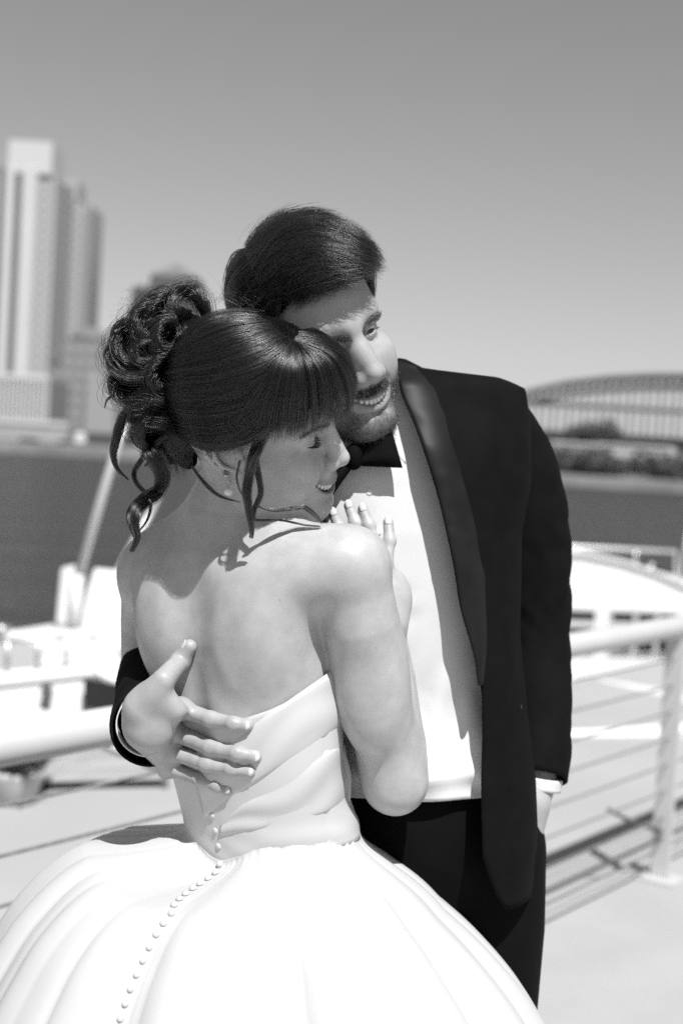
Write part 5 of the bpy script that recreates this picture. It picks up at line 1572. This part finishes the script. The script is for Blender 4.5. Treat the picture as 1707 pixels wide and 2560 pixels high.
# dense middle of the knot: strands wound over a dark mass
core = Sculpt(); core.ell(P(408, 890, 1.715), (.042, .030, .072), None, .02); core.ell(P(436, 1060, 1.722), (.024, .020, .050), None, .02); core.cap(P(470, 860, 1.70), P(430, 1000, 1.71), .035, .035, .02); core.cap(P(455, 1090, 1.70), P(470, 1150, 1.70), .022, .012, .02)
v, f = core.mesh(P(420, 950, 1.71) - .16, P(420, 950, 1.71) + .16, .005); mesh_s('knot_core', v, f, M_CAP, bride)
def oncore(px, py, lift):
    d = trace(core, px, py, 1.60, 1.80, 60)
    return P(px, py, (d if d else bd(px, py)[1]) - lift)
for i in range(1100):
    a = g.uniform(0, 6.28); r0_ = g.uniform(.2, 1.0); c = np.array([405 + 75 * r0_ * math.cos(a), 905 + 150 * r0_ * math.sin(a)])
    a2 = a + g.uniform(.6, 1.6) * (1 if g.uniform() < .8 else -1)
    q = [oncore(405 + 78 * r0_ * math.cos(a + (a2 - a) * t), 905 + 155 * r0_ * math.sin(a + (a2 - a) * t), .001 + .004 * math.sin(math.pi * t)) for t in np.linspace(0, 1, 8)]
    bun.insert(0, np.array(q))
for i in range(900):
    x0 = g.uniform(385, 500); y0 = g.uniform(985, 1040); l_ = g.uniform(90, 170); q = [oncore(x0 + (448 - x0) * t * .6 + 7 * math.sin(5 * t + x0), y0 + l_ * t, .0015 + .003 * math.sin(3 * t)) for t in np.linspace(0, 1, 8)]
    bun.insert(0, np.array(q))
hair_obj('hair_bun', bun, np.concatenate([np.full(len(bun) - 240, .0002), np.full(240, .00007)]), M_HAIR_W, bride)
mesh_s('bun_core', np.vstack(cores_v), cores_f, M_CAP, bride)

# ---- bride: loose curls at the nape and by the ear
def tendril(pts, dep, rads, n, seed, tw=3.0):
    path = np.array([P(x, y, d) for (x, y), d in zip(pts, np.interp(np.linspace(0, 1, len(pts)), np.linspace(0, 1, len(dep)), dep))])
    hair_obj('tendril', bundle(path, rads, n, seed, twist=tw, k=46, fuzz=.5, flat=.6, inner=.12, fray=.55), .00019, M_HAIR_W, bride, .3)
tendril([(385, 1075), (372, 1110), (378, 1132), (396, 1163), (407, 1195), (396, 1228), (368, 1250), (345, 1271), (338, 1308), (344, 1345), (330, 1379)], [1.70, 1.67, 1.70, 1.66, 1.67], [.008, .010, .0085, .007, .005, .0025], 260, 51)
tendril([(395, 1100), (361, 1140), (336, 1178), (341, 1207), (366, 1237), (377, 1265), (368, 1300), (348, 1328)], [1.70, 1.71, 1.68, 1.70], [.006, .0045, .004, .0035, .0025, .001], 110, 52)
tendril([(372, 1225), (352, 1240), (324, 1272), (322, 1308), (336, 1347)], [1.67, 1.68, 1.67], [.0025, .003, .0025, .001], 50, 53)
tendril([(345, 1005), (312, 1038), (299, 1068), (290, 1105), (284, 1133), (293, 1170), (322, 1200)], [1.675, 1.67, 1.69], [.009, .010, .0085, .006, .003, .001], 220, 54)
tendril([(400, 1020), (372, 1040), (352, 1068), (350, 1100), (372, 1128)], [1.67, 1.66, 1.68], [.008, .010, .010, .008, .004], 200, 55)
tendril([(330, 990), (295, 985), (270, 998), (262, 1020)], [1.67, 1.66], [.004, .003, .002, .0008], 50, 56)
tendril([(420, 1090), (395, 1110), (378, 1150), (362, 1165)], [1.68, 1.68], [.006, .006, .004, .002], 90, 57)
tendril([(672, 1030), (655, 1085), (632, 1150), (618, 1225), (622, 1275), (629, 1320), (628, 1345)], [1.635, 1.612, 1.60, 1.615, 1.625], [.006, .008, .0065, .005, .0035, .0018], 190, 58, 1.5)
tendril([(668, 1040), (650, 1100), (640, 1150), (648, 1195), (652, 1235), (636, 1275), (640, 1300), (700, 1300), (760, 1312), (800, 1316)], [1.635, 1.61, 1.605, 1.62, 1.64, 1.64], [.004, .006, .004, .003, .002, .0015, .001], 80, 59, 1.5)
tendril([(640, 1265), (680, 1275), (720, 1272), (760, 1268), (790, 1290), (806, 1308)], [1.62, 1.63, 1.64], [.0015, .003, .004, .004, .002], 60, 60, 1.0)
tendril([(600, 1150), (592, 1190), (600, 1225), (615, 1250)], [1.61, 1.612], [.002, .002, .0015, .001], 30, 61, 1.0)
tendril([(480, 1165), (510, 1205), (550, 1240), (600, 1255)], [1.665, 1.65, 1.63], [.002, .003, .002, .001], 40, 62, 1.0)

# ---- groom
SM = Shell(HM, (0, .006, .050), (.087, .109, .103), [((.45, -.80, .55), .45, .016), ((0, -.5, .85), .5, .008), ((-.5, .2, .85), .4, .004)])
md = lambda *pts: np.array([SM.dir(*p) for p in pts])
sweep = [md((618, 620), (690, 556), (770, 536), (850, 556), (915, 600), (952, 640)),
         md((628, 650), (690, 590), (775, 560), (850, 580), (910, 625), (950, 658)),
         md((640, 680), (700, 620), (780, 595), (850, 610), (905, 650), (945, 672)),
         md((650, 705), (705, 655), (780, 630), (850, 645), (900, 668), (935, 682)),
         md((660, 725), (715, 690), (785, 665), (850, 672), (895, 685), (920, 688)),
         md((672, 742), (725, 718), (785, 698), (840, 695), (880, 695), (900, 694)),
         md((690, 752), (730, 738), (780, 722), (820, 715), (850, 708), (870, 704))]
backside = [md((618, 622), (590, 640), (570, 680), (560, 740)),
            md((640, 650), (610, 680), (585, 720), (575, 790)),
            md((655, 700), (630, 730), (610, 770), (600, 820)),
            md((680, 740), (655, 765), (640, 800), (640, 850)),
            md((700, 750), (690, 790), (680, 830), (680, 880))]
ms = flow(SM, sweep, 2400, 31, jit=.020, lift=(-.002, .006), wave=.02, lock=1.6, i1=(.7, 1.0))
ms += flow(SM, sweep, 5200, 30, jit=.035, lift=(-.003, .005), wave=.065, lock=2.2, i0=(0, .68), span=(.22, .45), tip=.015, k=30)
ms += flow(SM, backside, 2200, 32, jit=.02, lift=(-.004, .003), lock=1.0)
ms += flow(SM, [mir(q) for q in backside], 900, 33, jit=.03, lift=(-.006, .002))
ms += flow(SM, [mir(q) * np.array([1, 1, 1]) for q in sweep[2:]], 700, 36, jit=.03, lift=(-.006, .0))
# cropped sideburn on his left
sb = [md((950, 676), (955, 700), (960, 722), (963, 745)), md((962, 676), (968, 700), (972, 725), (974, 745))]
ms += flow(SM, sb, 300, 34, jit=.02, lift=(-.014, -.010))
fly = flow(SM, sweep[:3], 60, 35, jit=.06, lift=(.006, .018), wave=.03)
hair_obj('hair', ms + fly, np.concatenate([np.full(len(ms), .00023), np.full(len(fly), .00009)]), M_HAIR_M, groom)
def keep_m(d):
    u = d / np.linalg.norm(d, axis=1, keepdims=True); q = SM.c + u * SM.rad(u)[:, None]
    y, z, x = q[:, 1], q[:, 2], q[:, 0]
    lim = np.interp(y, [-.13, -.10, -.075, -.05, -.03, 0, .03, .06, .12], [.10, .098, .088, .060, .03, .015, -.01, -.045, -.06])
    return z > lim
SM.mesh(keep_m, -.005, 'hair_cap', M_CAP, groom)

# beard and brows
def follicles(V, N, head, maskv, n, ln, comb, seed, lay=.8):
    g = np.random.default_rng(seed); w = maskv / maskv.sum()
    idx = g.choice(len(V), n, p=w); out = []
    cw = head.dirT(comb)
    for i in idx:
        d = N[i] * (1 - lay) + cw * lay + g.normal(0, .22, 3); d /= np.linalg.norm(d)
        d2 = cw + g.normal(0, .25, 3) - N[i] * .25
        l = ln * g.uniform(.5, 1.1); p0 = V[i] - N[i] * .0006 + g.normal(0, .0004, 3)
        out.append(np.array([p0, p0 + d * l * .4, p0 + d * l * .75 + d2 * l * .08, p0 + d * l + d2 * l * .2]))
    return out
qm = HM.L(VM); bm_ = beard_mask(qm)
NMo = NM * np.sign(((VM - HM.c) * NM).sum(1).mean())
hair_obj('beard', follicles(VM, NMo, HM, bm_ * (bm_ > .25), 5800, .0060, (0, -.25, -1.0), 41, .62), .00014, M_BEARD, groom)
mo = np.exp(-(((np.abs(qm[:, 0]) - .012) / .014)**2 + ((qm[:, 2] + .0475) / .005)**2)) * (qm[:, 1] < -.08)
mo[mo < .2] = 0
hair_obj('moustache', follicles(VM, NMo, HM, mo, 1500, .0080, (0, -.3, -1.0), 42, .7), .00014, M_BEARD, groom)
def brow(head, V, N, sd, n, hgt, th, seed, name, parent, m, ln=.007):
    q = head.L(V)
    arc = np.array([(sd * x, 0, z) for x, z in ((.011, .0255 + hgt), (.020, .0285 + hgt), (.030, .031 + hgt), (.040, .0305 + hgt), (.050, .0265 + hgt))])
    p2 = q.copy(); p2[:, 1] = 0
    d = np.full(len(q), 1.); 
    sel = np.where((q[:, 1] < -.05) & (q[:, 2] > .01) & (q[:, 2] < .05))[0]
    for i in range(4): d[sel] = np.minimum(d[sel], seg_t(p2[sel], arc[i], arc[i + 1])[1])
    w = np.exp(-(d / th)**4); w[d > 2 * th] = 0
    hair_obj(name, follicles(V, N, head, w, n, ln, (sd * .95, .15, .18), seed, .8), .00014, m, parent)
NWo = NW * np.sign(((VW - HW.c) * NW)[np.linalg.norm(VW - HW.c, axis=1) < .12].sum(1).mean())
brow(HM, VM, NMo, 1, 1100, -.0045, .0042, 43, 'eyebrow', groom, M_BEARD)
brow(HM, VM, NMo, -1, 1100, -.0045, .0042, 44, 'eyebrow', groom, M_BEARD)
brow(HW, VW, NWo, -1, 320, .001, .0024, 45, 'eyebrow', bride, M_HAIR_W)
brow(HW, VW, NWo, 1, 320, .001, .0024, 46, 'eyebrow', bride, M_HAIR_W)

# lashes
for sd in (-1, 1):
    hair_obj('eyelash', lash_strands(HW, HW.lid[sd][0], 60, .0105, (0, -.85, -.30), (0, -.1, .35), 5 + sd), .00022, M_LASH, bride, .25)
    hair_obj('eyelash', lash_strands(HM, HM.lid[sd][0], 40, .0035, (0, -.9, -.15), (0, 0, .3), 9 + sd), .0002, M_LASH, groom, .3)
# ------------------------------------------------------------------ nails, jewellery, eyes
def nail(tip, prev, view, r, name, m, parent, ln=1.35, w=.82, lift=.0006):
    """nail plate on the back of a fingertip"""
    ax = tip - prev; ax /= np.linalg.norm(ax)
    n = view - ax * (view @ ax); n /= np.linalg.norm(n); b = np.cross(ax, n)
    nu, nv = 9, 9; V = []
    for i in range(nu):
        s = i / (nu - 1)
        for j in range(nv):
            t = j / (nv - 1) * 2 - 1
            e = math.sqrt(max(0, 1 - (max(0, s - .55) / .47)**2.2)) * (1 - .25 * max(0, .2 - s))
            a = t * 1.02 * w * e
            V.append(tip + ax * (r * ln * (s - .52)) + (n * math.cos(a) + b * math.sin(a)) * (r * (.95 + .05 * min(1, s * 4)) + lift * min(1, s * 3)) - n * r * .04 * s)
    f = grid_faces(nu, nv)
    return solid(mesh_s(name, V, f, m, parent), .0005, 1.0)
M_NAIL_BARE = mat('nail_bare', .60, .3, .04, 60, spec=.5)
vw = np.array([0, -1.0, .15])
for nm in ('index', 'middle', 'ring', 'little'):
    q = FM[nm]; r = {'index': .0084, 'middle': .0086, 'ring': .0080, 'little': .0072}[nm]
    nail(q[3] + (q[3] - q[2]) / np.linalg.norm(q[3] - q[2]) * r * .1, q[2], np.array([0, -1, .10]), r * .9, 'fingernail', M_NAIL_BARE, groom, 1.5, .66, .0003)
nail(FM['thumb'][3], FM['thumb'][2], np.array([-.85, -.35, .4]), .0088, 'fingernail', M_NAIL_BARE, groom, 1.4, .6, .0003)
for nm, q in FW.items():
    nail(q[3] + (q[3] - q[2]) / np.linalg.norm(q[3] - q[2]) * .001, q[2], vw, .0067, 'fingernail', M_NAIL, bride, 1.6, .62, .0003)

# ear-ring: stud, hoop of stones, pearl drop
def sphere(c, r, name, m, parent, n=12):
    th = np.linspace(0, np.pi, n); ph = np.linspace(0, 2 * np.pi, 2 * n, endpoint=False)
    V = [c + r * np.array([math.sin(a) * math.cos(b), math.sin(a) * math.sin(b), math.cos(a)]) for a in th for b in ph]
    return mesh_s(name, V, grid_faces(n, 2 * n, False, True), m, parent)
lobe = trace(BODY_W, 566, 1190, 1.5, 1.75) or 1.62
stud = sphere(P(565, 1189, lobe - .002), .0030, 'ear_stud', M_STEEL, bride)
hp = P(572, 1200, lobe - .003)
ringp = np.array([hp + .0048 * np.array([math.cos(a) * .5, -.6 * math.cos(a) * .6, math.sin(a)]) + np.array([.0005, 0, -.005]) for a in np.linspace(0, 2 * np.pi, 25)])
v, f = tube(ringp, .0007, 6); mesh_s('ear_hoop', v, f, M_STEEL, bride)
sphere(P(571, 1230, lobe - .004), .0052, 'pearl_drop', M_PEARL, bride)

# eyes behind the lids
for sd in (-1, 1):
    sphere(HM.T((sd * .031, -.0705, .012)), .0126, 'eyeball', M_EYE, groom, 10)
